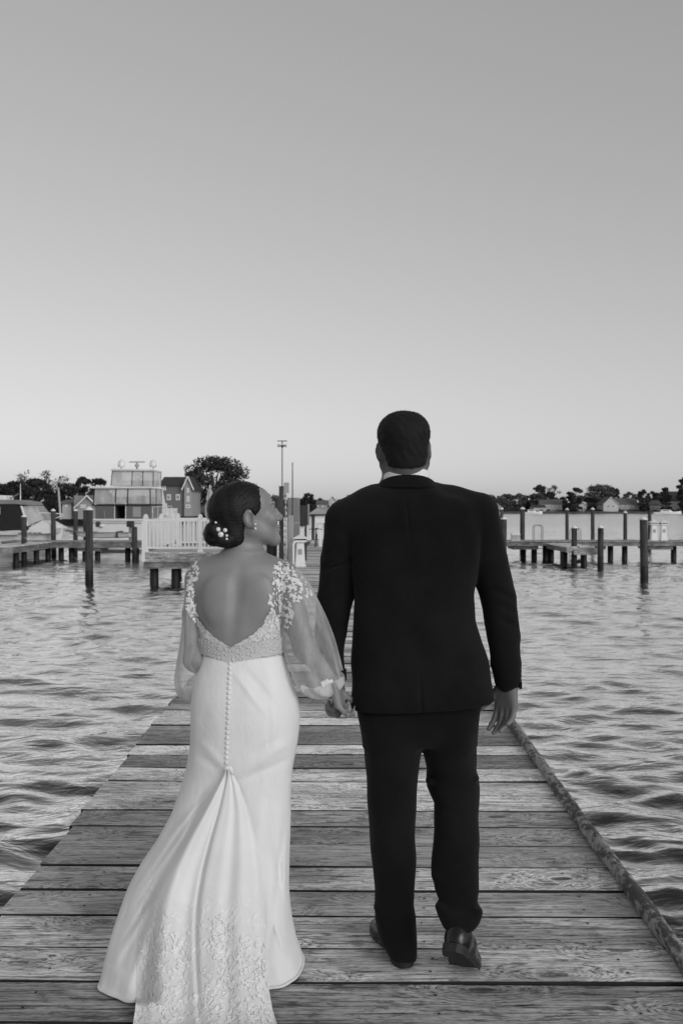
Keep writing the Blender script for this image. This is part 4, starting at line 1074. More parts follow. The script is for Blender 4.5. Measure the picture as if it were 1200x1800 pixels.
# hedge of shrubs along the far bank: nobody could count them
def shrubs():
    g = np.random.default_rng(5)
    C = []
    for k in range(340):
        x = g.uniform(-4, 160); y = shore_y(x) + g.uniform(2, 12); r_ = g.uniform(.6, 1.8)
        if g.random() < .25: continue
        dr = g.normal(0, 1, (46, 3)); dr /= np.linalg.norm(dr, axis=1)[:, None]
        C.append(np.array([x, y, .1]) + dr * r_ * np.array([1.3, 1, .8]) * g.uniform(.5, 1, (46, 1)))
    for k in range(160):
        x = g.uniform(-80, -12); y = shore_y(x) + g.uniform(2, 14); r_ = g.uniform(.4, 1.3)
        dr = g.normal(0, 1, (46, 3)); dr /= np.linalg.norm(dr, axis=1)[:, None]
        C.append(np.array([x, y, .1]) + dr * r_ * np.array([1.3, 1, .8]) * g.uniform(.5, 1, (46, 1)))
    C = np.concatenate(C); n = len(C)
    a1 = g.normal(0, 1, (n, 3)); a1 /= np.linalg.norm(a1, axis=1)[:, None]
    a2 = np.cross(a1, g.normal(0, 1, (n, 3))); a2 /= np.linalg.norm(a2, axis=1)[:, None]
    s1 = .34 * g.uniform(.5, 1.2, n)[:, None]
    V = np.stack([C - a1 * s1, C - a2 * s1 * .7, C + a1 * s1, C + a2 * s1 * .7], 1).reshape(-1, 3)
    o = mesh_obj('shore_shrubs', V, np.arange(n * 4).reshape(n, 4), M['leaf']); stuff(o)
    o['label'] = 'low dark shrubs growing along the shoreline'; o['category'] = 'shrubs'
shrubs()
# thin poles on the left bank
ps = thing('utility_pole', 'pale utility pole on the left bank behind the bow rail', 'pole', (XX(103, 118), 118, .1))
x = XX(103, 118); MB().tube([(x + .3, 118, .1), (x, 118, ZZ(857, 118))], [.16, .12], 8).build('pole', M['thatch'], ps)
MB().box(x - .5, x + .5, 117.9, 118.1, ZZ(861, 118), ZZ(860, 118)).build('crossarm', M['pile'], ps)
# ------------------------------------------------------------------ implicit surfaces for bodies and clothes
class SDF:
    def __init__(s, lo, hi, h):
        s.lo = np.array(lo, float); s.h = h
        s.n = np.ceil((np.array(hi) - s.lo) / h).astype(int) + 1
        s.f = np.full(tuple(s.n), 0.2, np.float32)
    def sub(s, lo, hi, m):
        a = np.clip(np.floor((np.minimum(lo, hi) - m - s.lo) / s.h).astype(int), 0, s.n)
        b = np.clip(np.ceil((np.maximum(lo, hi) + m - s.lo) / s.h).astype(int) + 1, 0, s.n)
        if np.any(b <= a): return None
        ax = [s.lo[i] + s.h * np.arange(a[i], b[i]) for i in range(3)]
        g = np.meshgrid(*ax, indexing='ij', sparse=True)
        return (slice(a[0], b[0]), slice(a[1], b[1]), slice(a[2], b[2])), g
    def put(s, sl, d, k, op):
        A = s.f[sl]; d = d.astype(np.float32)
        if op == 'add':
            if k > 0:
                h = np.clip(.5 + .5 * (A - d) / k, 0, 1); s.f[sl] = A * (1 - h) + d * h - k * h * (1 - h)
            else: s.f[sl] = np.minimum(A, d)
        else:
            k = max(k, 1e-5)
            h = np.clip(.5 - .5 * (A + d) / k, 0, 1); s.f[sl] = A * (1 - h) - d * h + k * h * (1 - h)
    def cap(s, p0, p1, r0, r1=None, k=.02, op='add'):
        r1 = r0 if r1 is None else r1
        p0, p1 = np.array(p0, float), np.array(p1, float); r = max(r0, r1)
        q = s.sub(np.minimum(p0, p1) - r, np.maximum(p0, p1) + r, .03 + k)
        if q is None: return
        sl, g = q; ba = p1 - p0; L2 = max(ba @ ba, 1e-9)
        t = np.clip(((g[0] - p0[0]) * ba[0] + (g[1] - p0[1]) * ba[1] + (g[2] - p0[2]) * ba[2]) / L2, 0, 1)
        d = np.sqrt((g[0] - p0[0] - t * ba[0]) ** 2 + (g[1] - p0[1] - t * ba[1]) ** 2 + (g[2] - p0[2] - t * ba[2]) ** 2) - (r0 + (r1 - r0) * t)
        s.put(sl, d, k, op)
    def chain(s, pts, rs, k=.02):
        for i in range(len(pts) - 1): s.cap(pts[i], pts[i + 1], rs[i], rs[i + 1], k)
    def ell(s, c, r, rot=None, k=.02, op='add'):
        c, r = np.array(c, float), np.array(r, float); m = max(r)
        q = s.sub(c - m, c + m, .02 + k)
        if q is None: return
        sl, g = q
        D = [g[i] - c[i] for i in range(3)]
        if rot is not None:
            rt = np.array(rot.transposed())
            D = [rt[i][0] * D[0] + rt[i][1] * D[1] + rt[i][2] * D[2] for i in range(3)]
        k0 = np.sqrt((D[0] / r[0]) ** 2 + (D[1] / r[1]) ** 2 + (D[2] / r[2]) ** 2)
        k1 = np.sqrt((D[0] / r[0] ** 2) ** 2 + (D[1] / r[1] ** 2) ** 2 + (D[2] / r[2] ** 2) ** 2) + 1e-6
        s.put(sl, k0 * (k0 - 1) / k1, k, op)
    def tube(s, rows, n=2.3, k=.02, op='add', grow=0.0, smooth=2):
        """rows (z, xl, xr, yc, hy): stacked super-ellipses"""
        rows = sorted(rows); A = np.array(rows, float)
        zt = np.arange(A[0, 0] - .0, A[-1, 0] + 1e-6, s.h)
        T = [np.interp(zt, A[:, 0], A[:, j]) for j in range(1, 5)]
        for _ in range(smooth * 3):
            T = [np.concatenate([[a[0]], (a[:-2] + 2 * a[1:-1] + a[2:]) / 4, [a[-1]]]) for a in T]
        q = s.sub(np.array([A[:, 1].min(), (A[:, 3] - A[:, 4]).min(), A[0, 0]]), np.array([A[:, 2].max(), (A[:, 3] + A[:, 4]).max(), A[-1, 0]]), .03 + k)
        sl, g = q; z = g[2]
        xl, xr, yc, hy = [np.interp(z, zt, a) for a in T]
        a = (xr - xl) / 2 + grow; b = hy + grow; xc = (xl + xr) / 2
        v = ((np.abs(g[0] - xc) / a) ** n + (np.abs(g[1] - yc) / b) ** n) ** (1 / n)
        d = (v - 1) * np.minimum(a, b)
        d = np.maximum(d, np.maximum(z - A[-1, 0] - grow, A[0, 0] - grow - z))
        s.put(sl, d, k, op)
    def plane_cut(s, p, nrm):
        """remove everything on the side the normal points to"""
        g = s.sub(s.lo, s.lo + s.h * s.n, 0)[1]
        d = (g[0] - p[0]) * nrm[0] + (g[1] - p[1]) * nrm[1] + (g[2] - p[2]) * nrm[2]
        s.f = np.maximum(s.f, d.astype(np.float32))
    def noise(s, amp, waves, seed=1, zr=None):
        g = s.sub(s.lo, s.lo + s.h * s.n, 0)[1]
        r = np.random.default_rng(seed); acc = 0
        for kx, ky, kz in waves:
            acc = acc + np.sin(kx * g[0] + ky * g[1] + kz * g[2] + r.uniform(0, 6.28))
        acc = acc * amp
        if zr is not None: acc = acc * ss(zr[0], zr[1], g[2])
        s.f += acc.astype(np.float32)
    def mesh(s, relax=2):
        f = s.f; ins = f < 0
        n = f.shape
        c = np.zeros((n[0] - 1, n[1] - 1, n[2] - 1), np.uint8)
        for i in (0, 1):
            for j in (0, 1):
                for k in (0, 1):
                    c += ins[i:n[0] - 1 + i, j:n[1] - 1 + j, k:n[2] - 1 + k]
        I = np.argwhere((c > 0) & (c < 8))
        vid = np.full(c.shape, -1, np.int32); vid[I[:, 0], I[:, 1], I[:, 2]] = np.arange(len(I))
        acc = np.zeros((len(I), 3)); cnt = np.zeros(len(I))
        cor = [(0, 0, 0), (1, 0, 0), (0, 1, 0), (1, 1, 0), (0, 0, 1), (1, 0, 1), (0, 1, 1), (1, 1, 1)]
        val = [f[I[:, 0] + a, I[:, 1] + b, I[:, 2] + d] for a, b, d in cor]
        for a, b in ((0, 1), (2, 3), (4, 5), (6, 7), (0, 2), (1, 3), (4, 6), (5, 7), (0, 4), (1, 5), (2, 6), (3, 7)):
            x, y = val[a], val[b]; m = (x < 0) != (y < 0)
            t = np.where(m, x / np.where(m, x - y, 1), 0)
            p = np.array(cor[a]) + t[:, None] * (np.array(cor[b]) - np.array(cor[a]))
            acc += p * m[:, None]; cnt += m
        V = s.lo + s.h * (I + acc / cnt[:, None])
        Q = []
        for ax in range(3):
            o = [1, 1, 1]; o[ax] = 0
            lo_ = [slice(1, n[i] - 1) if i != ax else slice(0, n[i] - 1) for i in range(3)]
            hi_ = [slice(1, n[i] - 1) if i != ax else slice(1, n[i]) for i in range(3)]
            A, B = ins[tuple(lo_)], ins[tuple(hi_)]
            E = np.argwhere(A != B)
            if len(E) == 0: continue
            sg = A[E[:, 0], E[:, 1], E[:, 2]]
            E = E + np.array([0 if i == ax else 1 for i in range(3)])
            u, v = [(1, 2), (2, 0), (0, 1)][ax]
            def at(du, dv):
                K = E.copy(); K[:, u] -= du; K[:, v] -= dv
                return vid[K[:, 0], K[:, 1], K[:, 2]]
            q = np.stack([at(1, 1), at(0, 1), at(0, 0), at(1, 0)], 1)
            q[~sg] = q[~sg][:, ::-1]
            Q.append(q)
        Q = np.concatenate(Q); Q = Q[(Q >= 0).all(1)]
        e = np.concatenate([Q[:, [0, 1]], Q[:, [1, 2]], Q[:, [2, 3]], Q[:, [3, 0]]])
        for it in range(relax):
            acc = np.zeros_like(V); cn = np.zeros(len(V))
            for j in range(3): acc[:, j] = np.bincount(e[:, 0], V[e[:, 1], j], len(V)) + np.bincount(e[:, 1], V[e[:, 0], j], len(V))
            cn = np.bincount(e[:, 0], None, len(V)) + np.bincount(e[:, 1], None, len(V))
            V = V + (.55 if it % 2 == 0 else -.5) * (acc / np.maximum(cn, 1)[:, None] - V)
        return V, Q

def compact(V, Q):
    u = np.unique(Q); m = np.full(len(V), -1); m[u] = np.arange(len(u)); return V[u], m[Q]
def to_px(V): return 600 + V[:, 0] / V[:, 1] * F, HORIZ + (EYE - V[:, 2]) / V[:, 1] * F
def in_poly(x, y, poly):
    r = np.zeros(len(x), bool)
    for (x0, y0), (x1, y1) in zip(poly, poly[1:] + poly[:1]):
        c = ((y0 > y) != (y1 > y)) & (x < (x1 - x0) * (y - y0) / ((y1 - y0) if y1 != y0 else 1e-9) + x0)
        r ^= c
    return r
def bvh(*objs):
    vs_, fs_ = [], []
    for o in objs:
        b = len(vs_); off = Vector(BASE.get(o.name, (0, 0, 0)))
        vs_ += [v.co + off for v in o.data.vertices]; fs_ += [tuple(i + b for i in p.vertices) for p in o.data.polygons]
    return BVHTree.FromPolygons(vs_, fs_)
def on_surface(tree_, px, py):
    dr = (P(px, py, 1.0) - Vector((0, 0, EYE))).normalized()
    h = tree_.ray_cast(Vector((0, 0, EYE)), dr)
    return (h[0], h[1]) if h[0] is not None else (None, None)
def rows_px(rows, d=None):
    """(py, xl, xr, d, half depth) -> (z, xl, xr, yc, hy)"""
    return [(ZZ(py, dd), XX(a, dd), XX(b, dd), dd, hy) for py, a, b, dd, hy in rows]

def hand(S, W, fwd, side, nrm, sc=1.0, curl=(.35, .5, .3), spread=.05, thumb=(.5, .55, .25), tcurl=.3, k=.006):
    W = Vector(W); fwd = Vector(fwd).normalized(); side = (Vector(side) - fwd * Vector(side).dot(fwd)).normalized(); nrm = (Vector(nrm) - fwd * Vector(nrm).dot(fwd) - side * Vector(nrm).dot(side)).normalized()
    offs = (.031, .0105, -.0105, -.029); kn = (.088, .091, .086, .077); ln = (.92, 1.0, .95, .76)
    for i in range(4):
        b = W + fwd * kn[i] * sc + side * offs[i] * sc
        S.cap(W + side * offs[i] * .55 * sc, b, .019 * sc, .0125 * sc, .014)
        a = 0; p = b; dr0 = (fwd + side * offs[i] / .03 * spread).normalized()
        for j, (l, r0, r1) in enumerate(((.043, .0105, .0095), (.027, .0093, .0085), (.023, .0085, .0068))):
            a += curl[j] * (1 + .12 * i)
            dr = dr0 * math.cos(a) + nrm * math.sin(a)
            q = p + dr * l * ln[i] * sc
            S.cap(p, q, r0 * sc, r1 * sc, k); p = q
    b = W + fwd * .022 * sc + side * .022 * sc
    dr = (fwd * thumb[0] + side * thumb[1] + nrm * thumb[2]).normalized()
    p = b
    for l, r0, r1 in ((.042, .016, .0125), (.033, .012, .0105), (.026, .0105, .008)):
        q = p + dr * l * sc; S.cap(p, q, r0 * sc, r1 * sc, .008); p = q
        dr = (dr + nrm * tcurl + fwd * .15).normalized()

def head(S, O, Rm, sc=1.0, fem=True, ears=True):
    def L(x, y, z): return np.array(O + Rm @ (Vector((x, y, z)) * sc))
    def E(c, r, k=.02, op='add', rx=0, rz=0):
        rot = Rm @ Matrix.Rotation(rz, 3, 'Z') @ Matrix.Rotation(rx, 3, 'X')
        S.ell(L(*c), np.array(r) * sc, rot, k, op)
    E((0, -.012, .045), (.074, .096, .083), .02)
    E((0, .048, .048), (.060, .048, .052), .03)
    E((0, .052, -.02), (.055, .046, .066), .03)
    jw = .050 if fem else .060
    for s_ in (-1, 1):
        S.cap(L(s_ * jw, .0, -.035), L(s_ * (.013 if fem else .018), .076, -.082), .020 * sc, .015 * sc, .03)
        E((s_ * .040, .075, -.012), (.022, .02, .022), .02)          # cheek
        E((s_ * .031, .104, .022), (.019, .012, .012), .012, 'sub')   # eye socket
        E((s_ * .031, .086, .020), (.013, .013, .012), .003)
        S.cap(L(s_ * .012, .102, .042), L(s_ * .045, .088, .042), .007 * sc, .005 * sc, .012)   # brow
        if ears:
            E((s_ * .077, -.010, .004), (.008, .021, .033), .006, rz=-s_ * .6, rx=-.15)
            E((s_ * .0845, -.007, .008), (.006, .011, .020), .004, 'sub', rz=-s_ * .6, rx=-.15)
            E((s_ * .073, .002, -.022), (.007, .009, .012), .004)
    E((0, .082, -.088) if fem else (0, .084, -.092), (.017, .016, .015) if fem else (.021, .018, .017), .02)
    S.cap(L(0, .097, .028), L(0, .116, -.012), .008 * sc, .0105 * sc, .014)
    E((0, .113, -.016), (.0135, .013, .011), .008)
    for s_ in (-1, 1): E((s_ * .012, .105, -.018), (.008, .010, .008), .006)
    E((0, .098, -.044), (.022, .012, .0075), .006); E((0, .096, -.056), (.019, .012, .008), .006)
    E((0, .107, -.0505), (.018, .006, .0016), .003, 'sub')
    S.cap(L(0, .09, -.07), L(0, .09, -.07), .006, .006, .012)
    return L

# ---- people materials
def skin_mat(name, g, rough=.48, stubble=False):
    t = NT(name); v = t.coord()
    n1 = t.noise(v, 9.0, 4.0); n2 = t.noise(v, 160.0, 2.0)
    val = t.math('MULTIPLY', t.map(n1, .3, .7, .92, 1.07), g)
    if stubble:      # clipped hair fading out over the nape and temples
        sx = t.n.new('ShaderNodeSeparateXYZ'); t.l.new(v, sx.inputs[0])
        mk = t.math('MULTIPLY', t.map(sx.outputs[2], 1.648, 1.70), t.map(sx.outputs[1], .06, .0))
        mk = t.math('MULTIPLY', mk, t.map(t.noise(v, 420.0, 2.0), .3, .6, .6, 1.0))
        val = t.mix(mk, val, .02)
    t.grey(val, rough)
    t.p.inputs['Subsurface Weight'].default_value = .12
    t.p.inputs['Subsurface Radius'].default_value = (.01, .01, .01)
    t.bump(n2, .0012, .35)
    return t.m
M['skin_b'] = skin_mat('bride_skin', .25)
M['skin_g'] = skin_mat('groom_skin', .15, .5, True)
def hair_mat(name, g, stretch, rough=.45):
    t = NT(name); v = t.vmath('MULTIPLY', t.coord(), Vector(stretch))
    n = t.noise(v, 1.0, 4.0, .65, .5)
    t.grey(t.math('MULTIPLY', t.map(n, .3, .7, .4, 1.7), g), rough)
    t.p.inputs['Specular IOR Level'].default_value = .3
    t.bump(n, .004, .5)
    return t.m
M['hair_b'] = hair_mat('bride_hair', .006, (30, 30, 300), .5)
M['hair_g'] = hair_mat('groom_hair', .007, (320, 320, 320), .75)
def cloth_mat(name, g, rough=.85, weave=900.0, sheen=.0, var=.1):
    t = NT(name); v = t.coord()
    n1 = t.noise(v, 5.0, 3.0); n2 = t.noise(v, weave, 1.0)
    t.grey(t.math('MULTIPLY', t.map(n1, .3, .7, 1 - var, 1 + var), g), rough)
    t.p.inputs['Sheen Weight'].default_value = sheen
    t.p.inputs['Specular IOR Level'].default_value = .12
    n3 = t.noise(t.vmath('MULTIPLY', v, Vector((1, 1, .5))), 16.0, 4.0, .6)
    t.bump(t.math('ADD', t.math('MULTIPLY', n3, 1.0), t.math('MULTIPLY', n2, .12)), .008, .5)
    return t.m
M['suit'] = cloth_mat('black_wool', .007, .9, 1500, .06, .3)
M['shirt'] = cloth_mat('white_cotton', .75, .8)
def leather():
    t = NT('black_leather'); v = t.coord(); n = t.noise(v, 60.0, 3.0)
    t.grey(.008, t.map(n, .3, .7, .16, .30)); t.p.inputs['Specular IOR Level'].default_value = .4; t.bump(n, .002, .4); return t.m
M['leather'] = leather()
M['sole'] = plain('shoe_sole', .012, .6, .3, 20)
def satin():
    t = NT('white_satin'); v = t.coord()
    n3 = t.noise(t.vmath('MULTIPLY', v, Vector((1, 1, .45))), 7.0, 4.0, .55)
    n1 = t.noise(v, 700.0, 1.0)
    t.grey(t.map(n3, .3, .7, .76, .82), .62)
    t.p.inputs['Specular IOR Level'].default_value = .3
    n4 = t.noise(t.vmath('MULTIPLY', v, Vector((1, 1, .6))), 34.0, 3.0, .6, .6)
    t.bump(t.math('ADD', t.math('ADD', n3, t.math('MULTIPLY', n4, .22)), t.math('MULTIPLY', n1, .05)), .013, .6); return t.m
M['satin'] = satin()
def lace_shader(name, zlo=None, zhi=None, scale=26.0, ground=.46, flower=.74):
    """floral lace appliqued over satin: raised petals round cell centres"""
    t = NT(name); v = t.coord()
    vw = t.vmath('ADD', v, t.math('MULTIPLY', t.noise(v, 14.0, 2.0), .05))
    a = t.voro(vw, scale); b = t.voro(vw, scale * 2.7)
    c = t.noise(vw, scale * 1.4, 3.0, .6)
    mask = t.math('MULTIPLY', t.map(a, .62, .42), t.map(b, .55, .25, .35, 1.0))
    mask = t.math('MULTIPLY', mask, t.map(c, .36, .5))
    if zlo is not None:
        z = t.n.new('ShaderNodeSeparateXYZ'); t.l.new(v, z.inputs[0])
        mask2 = t.map(t.math('ADD', z.outputs[2], t.math('MULTIPLY', t.noise(v, 9.0, 3.0), .16)), zhi, zlo)
        fine = t.noise(v, 7.0, 3.0)
        base = t.map(fine, .3, .7, .76, .82)
        lace = t.mix(mask, ground, flower)
        t.grey(t.mix(mask2, base, lace), .7)
        t.bump(t.math('MULTIPLY', mask, mask2), .006, .6)
    else:
        t.grey(t.mix(mask, ground, flower), .7); t.bump(mask, .004, .6)
    t.p.inputs['Specular IOR Level'].default_value = .25
    return t.m
M['lace'] = lace_shader('floral_lace', None, None, 55.0, .58, .8)
M['train_lace'] = lace_shader('train_lace', .20, .46, 30.0, .69, .86)
def belt_mat():
    t = NT('beaded_belt'); v = t.coord()
    a = t.voro(t.vmath('MULTIPLY', v, Vector((1, .3, 1))), 110.0); s_ = t.n.new('ShaderNodeSeparateXYZ'); t.l.new(v, s_.inputs[0])
    w = t.math('SINE', t.math('MULTIPLY', s_.outputs[0], 520.0))
    k = t.math('MULTIPLY', t.map(a, .5, .2), t.map(w, -.6, .6, .4, 1))
    t.grey(t.mix(k, .52, .8), .5); t.bump(k, .005, .8); return t.m
M['belt'] = belt_mat()
def sheer(name, alpha, edge=.5):
    t = NT(name); v = t.coord()
    tr = t.n.new('ShaderNodeBsdfTransparent'); tl = t.n.new('ShaderNodeBsdfTranslucent'); tl.inputs[0].default_value = (.75, .75, .75, 1)
    t.grey(.78, .8); t.p.inputs['Specular IOR Level'].default_value = .1
    m0 = t.n.new('ShaderNodeMixShader'); m0.inputs[0].default_value = .35; t.l.new(t.p.outputs[0], m0.inputs[1]); t.l.new(tl.outputs[0], m0.inputs[2])
    n = t.noise(t.vmath('MULTIPLY', v, Vector((1, 1, .4))), 24.0, 4.0, .6)
    fac = t.map(n, .35, .68, alpha * .7, alpha * 1.4, False)
    lw = t.n.new('ShaderNodeLayerWeight'); lw.inputs[0].default_value = .5
    fac = t.math('ADD', fac, t.math('MULTIPLY', t.math('POWER', lw.outputs['Facing'], 2.2), edge), None, True)
    m = t.n.new('ShaderNodeMixShader'); t.l.new(fac, m.inputs[0]); t.l.new(tr.outputs[0], m.inputs[1]); t.l.new(m0.outputs[0], m.inputs[2])
    t.l.new(m.outputs[0], t.out.inputs[0]); return t.m
M['tulle'] = sheer('sheer_tulle', .36, .8)
M['cuff'] = sheer('gathered_tulle', .8, .3)
M['pearl'] = plain('pearl', .75, .2, .05)
M['petal'] = plain('lace_petal', .80, .7, .12, 40)
# ------------------------------------------------------------------ groom
GD = 3.22
groom = thing('person', 'tall man in a dark suit walking away along the pier, seen from behind', 'person', (XX(710, 3.2), 3.2, 0))
def V3(px, py, d): return P(px, py, d)
gW_r = V3(891, 1196, 3.20); gW_l = V3(590, 1192, 3.175)
def strands(ho, name, mat, count, length, direction, width, seed):
    g = np.random.default_rng(seed); me = ho.data; off = Vector(BASE[ho.name]); mb = MB()
    idx = g.integers(0, len(me.vertices), count)
    for i in idx:
        vv = me.vertices[int(i)]; p = vv.co + off; n = vv.normal
        dr = (direction(p, n) + Vector(g.normal(0, .28, 3))).normalized(); L = g.uniform(*length)
        sd_ = dr.cross(Vector(g.normal(0, 1, 3))).normalized() * width
        p = p - n * .0012
        m = p + dr * L * .55; e = p + (dr + Vector((0, 0, -.25))).normalized() * L
        mb.add([p - sd_, p + sd_, m + sd_ * .7, e, m - sd_ * .7], [(0, 1, 2, 3, 4)])
    return stuff(mb.build(name, mat, ho))
def groom_body():
    S = SDF((-.06, 2.86, .03), (.66, 3.52, 1.88), .004)
    Rm = Matrix.Rotation(R(5), 3, 'Z') @ Matrix.Rotation(R(-3), 3, 'Y') @ Matrix.Rotation(R(-4), 3, 'X')
    O = V3(709.5, 796, 3.23)
    L = head(S, O, Rm, 1.09, False)
    # nape and neck
    S.cap(L(0, -.02, -.02), V3(711, 850, 3.262), .066, .066, .03)
    S.cap(L(0, -.04, -.03), V3(711, 845, 3.25), .056, .060, .03)
    for s_, px in ((-1, 610), (1, 838)): S.cap(V3(711, 868, 3.24), V3(px, 905, 3.23), .06, .05, .05)
    S.tube(rows_px([(870, 650, 775, 3.24, .07), (905, 612, 842, 3.23, .10), (1000, 632, 826, 3.23, .11), (1120, 640, 820, 3.23, .10), (1240, 652, 818, 3.23, .07), (1285, 665, 815, 3.23, .05)]), 2.2, .03)
    # legs
    S.chain([V3(690, 1270, 3.22), V3(690, 1450, 3.24), V3(700, 1655, 3.16)], [.066, .050, .034], .03)
    S.chain([V3(788, 1270, 3.22), V3(795, 1385, 3.32), V3(803, 1610, 3.05)], [.066, .050, .034], .03)
    # arms
    S.chain([V3(606, 915, 3.23), V3(583, 1072, 3.25), gW_l], [.050, .024, .021], .03)
    S.chain([V3(842, 910, 3.23), V3(876, 1065, 3.25), gW_r], [.050, .036, .027], .03)
    hand(S, gW_r, (-.03, .05, -1), (-.72, .68, 0), (-.65, -.75, 0), 1.06, (.22, .42, .25), .10, (.7, .5, .2), .2)
    hand(S, gW_l, (.22, -.03, -1), (.25, .95, 0), (-1, .1, -.2), 1.0, (.55, 1.15, .8), .02, (.8, .3, .3), .4)
    v, q = S.mesh(3)
    o = mesh_obj('body', v, q, M['skin_g'], groom, True)
    # hair: close cropped shell over the skull, clipped at the nape and in front of the ears
    H = SDF(np.array(O) - .17, np.array(O) + .17, .0032)
    def Lp(x, y, z): return np.array(O + Rm @ (Vector((x, y, z)) * 1.09))
    H.ell(Lp(0, -.013, .043), np.array((.0765, .101, .086)) * 1.09, Rm, 0)
    for s_ in (-1, 1): H.ell(Lp(s_ * .030, -.02, .066), np.array((.046, .078, .048)) * 1.09, Rm, .03)
    H.ell(Lp(0, .03, .078), np.array((.062, .070, .056)) * 1.09, Rm, .02)
    H.ell(Lp(0, -.046, -.022), np.array((.062, .049, .066)) * 1.09, Rm, .03)
    n1 = Rm @ Vector((0, .80, -.60)); H.plane_cut(Lp(0, .060, .055), n1)
    n2 = Rm @ Vector((0, .40, -.92)); H.plane_cut(Lp(0, -.06, -.050), n2)
    for s_ in (-1, 1): H.ell(Lp(s_ * .080, -.004, -.003), np.array((.022, .024, .036)) * 1.09, Rm, .006, 'sub')
    H.noise(.0004, [(190, 60, 120), (90, 210, 170), (240, 150, 60), (130, 180, 250)], 4)
    v, q = H.mesh(1)
    ho = mesh_obj('hair', v, q, M['hair_g'], groom, True)
    strands(ho, 'hair_strands', M['hair_g'], 9000, (.003, .006), lambda p, n: n * .75 + Vector((0, .25, -.35)), .0005, 41)
groom_body()

def groom_jacket():
    S = SDF((-.14, 2.98, .76), (.70, 3.46, 1.66), .004)
    d = 3.23
    S.tube(rows_px([(846, 676, 752, d + .01, .062), (856, 660, 768, d, .075), (868, 634, 795, d, .092), (880, 612, 836, d, .105), (893, 600, 848, d, .115), (915, 600, 850, d, .125), (960, 610, 844, d, .135), (1045, 622, 832, d, .138), (1090, 621, 835, d, .132), (1130, 619, 845, d, .132), (1165, 617, 858, d - .005, .138), (1210, 616, 866, d - .01, .146), (1262, 618, 866, d - .01, .148)]), 2.5, .0)
    # padded shoulders
    S.cap(V3(640, 892, d), V3(603, 914, d), .052, .062, .03)
    S.cap(V3(790, 885, d), V3(843, 903, d), .052, .062, .03)
    S.cap(V3(660, 872, d), V3(608, 906, d), .04, .05, .03)
    S.cap(V3(765, 868, d), V3(838, 895, d), .04, .055, .03)
    # sleeves
    S.chain([V3(604, 918, d), V3(597, 985, d + .01), V3(589, 1052, d + .02), V3(581, 1110, d + .01), V3(578, 1150, d - .01), V3(585, 1186, d - .04)], [.064, .066, .062, .056, .048, .041], .007)
    S.chain([V3(843, 910, d), V3(858, 985, d + .01), V3(875, 1052, d + .02), V3(885, 1120, d + .01), V3(889, 1165, d - .01), V3(891, 1194, d - .03)], [.064, .066, .062, .055, .050, .045], .007)
    # cloth folds
    S.noise(.0008, [(30, 20, 23), (-42, 12, 17), (18, 30, -31), (60, 10, 12), (14, 22, 41)], 8)
    # elbow creases
    for px, py, a in ((556, 1040, 1), (556, 1062, 1), (560, 1086, 1), (904, 1052, -1), (909, 1076, -1), (912, 1102, -1), (566, 1115, 1), (572, 1000, 1)):
        S.cap(V3(px, py, d - .035), V3(px + a * 46, py - 16, d - .058), .009, .004, .016, 'sub')
    # drapes across the back, centre seam and vent
    for x0, y0, x1, y1, r_ in ((640, 960, 700, 930, .005), (820, 950, 750, 925, .005), (632, 1120, 700, 1140, .006), (845, 1125, 760, 1145, .006), (640, 1200, 690, 1150, .005), (850, 1205, 790, 1155, .005), (665, 905, 640, 1010, .005), (795, 900, 822, 1005, .005)):
        S.cap(V3(x0, y0, d - .138), V3(x1, y1, d - .146), r_, r_ * .6, .02, 'sub')
    S.cap(V3(712, 862, d - .100), V3(722, 960, d - .140), .002, .002, .006, 'sub')
    S.cap(V3(722, 960, d - .140), V3(736, 1160, d - .140), .002, .002, .006, 'sub')
    S.cap(V3(736, 1160, d - .148), V3(742, 1262, d - .160), .005, .006, .004, 'sub')
    # centre vent
    S.plane_cut(V3(740, 1252, d - .145), Vector((.055, 0, -1)).normalized())
    v, q = S.mesh(3)
    o = mesh_obj('jacket', v, q, M['suit'], groom, True)
    # turned collar
    C = SDF((.10, 3.08, 1.52), (.40, 3.40, 1.68), .003)
    C.tube(rows_px([(834, 674, 755, d + .002, .084), (846, 668, 762, d - .002, .088), (858, 660, 772, d - .004, .088)]), 2.2, 0)
    C.plane_cut(V3(712, 840, d - .05), Vector((0, .35, 1)).normalized())
    v, q = C.mesh(2); mesh_obj('collar', v, q, M['suit'], o, True)
    B = SDF((.10, 3.08, 1.52), (.40, 3.40, 1.70), .003)
    B.tube(rows_px([(814, 676, 752, d + .004, .078), (838, 673, 755, d + .000, .081), (848, 672, 757, d - .002, .081)]), 2.1, 0)
    B.plane_cut(V3(712, 824, d - .07), Vector((-.06, .22, 1)).normalized())
    v, q = B.mesh(2); mesh_obj('shirt_collar', v, q, M['shirt'], groom, True)
    for k, (px, py) in enumerate(((912.5, 1172), (913, 1180), (913, 1188), (913, 1196))):
        MB().ball(V3(px, py, d - .03), (.007, .007, .006), 8, 6).build('sleeve_button', M['sole'], o, True)
    MB().box(*(XX(912, 3.2) - .004, XX(912, 3.2) + .004, 3.17, 3.21, ZZ(1208, 3.2), ZZ(1196, 3.2))).build('cuff_flap', M['suit'], o)
    # shirt cuffs just inside the sleeves
    for W, nm in ((gW_r, 1), (gW_l, 0)):
        q_ = [W + Vector((0, 0, .03)), W + Vector((0, 0, -.006))]
        MB().tube(q_, [.036, .037], 16).build('shirt_cuff', M['suit'], groom, True)
groom_jacket()

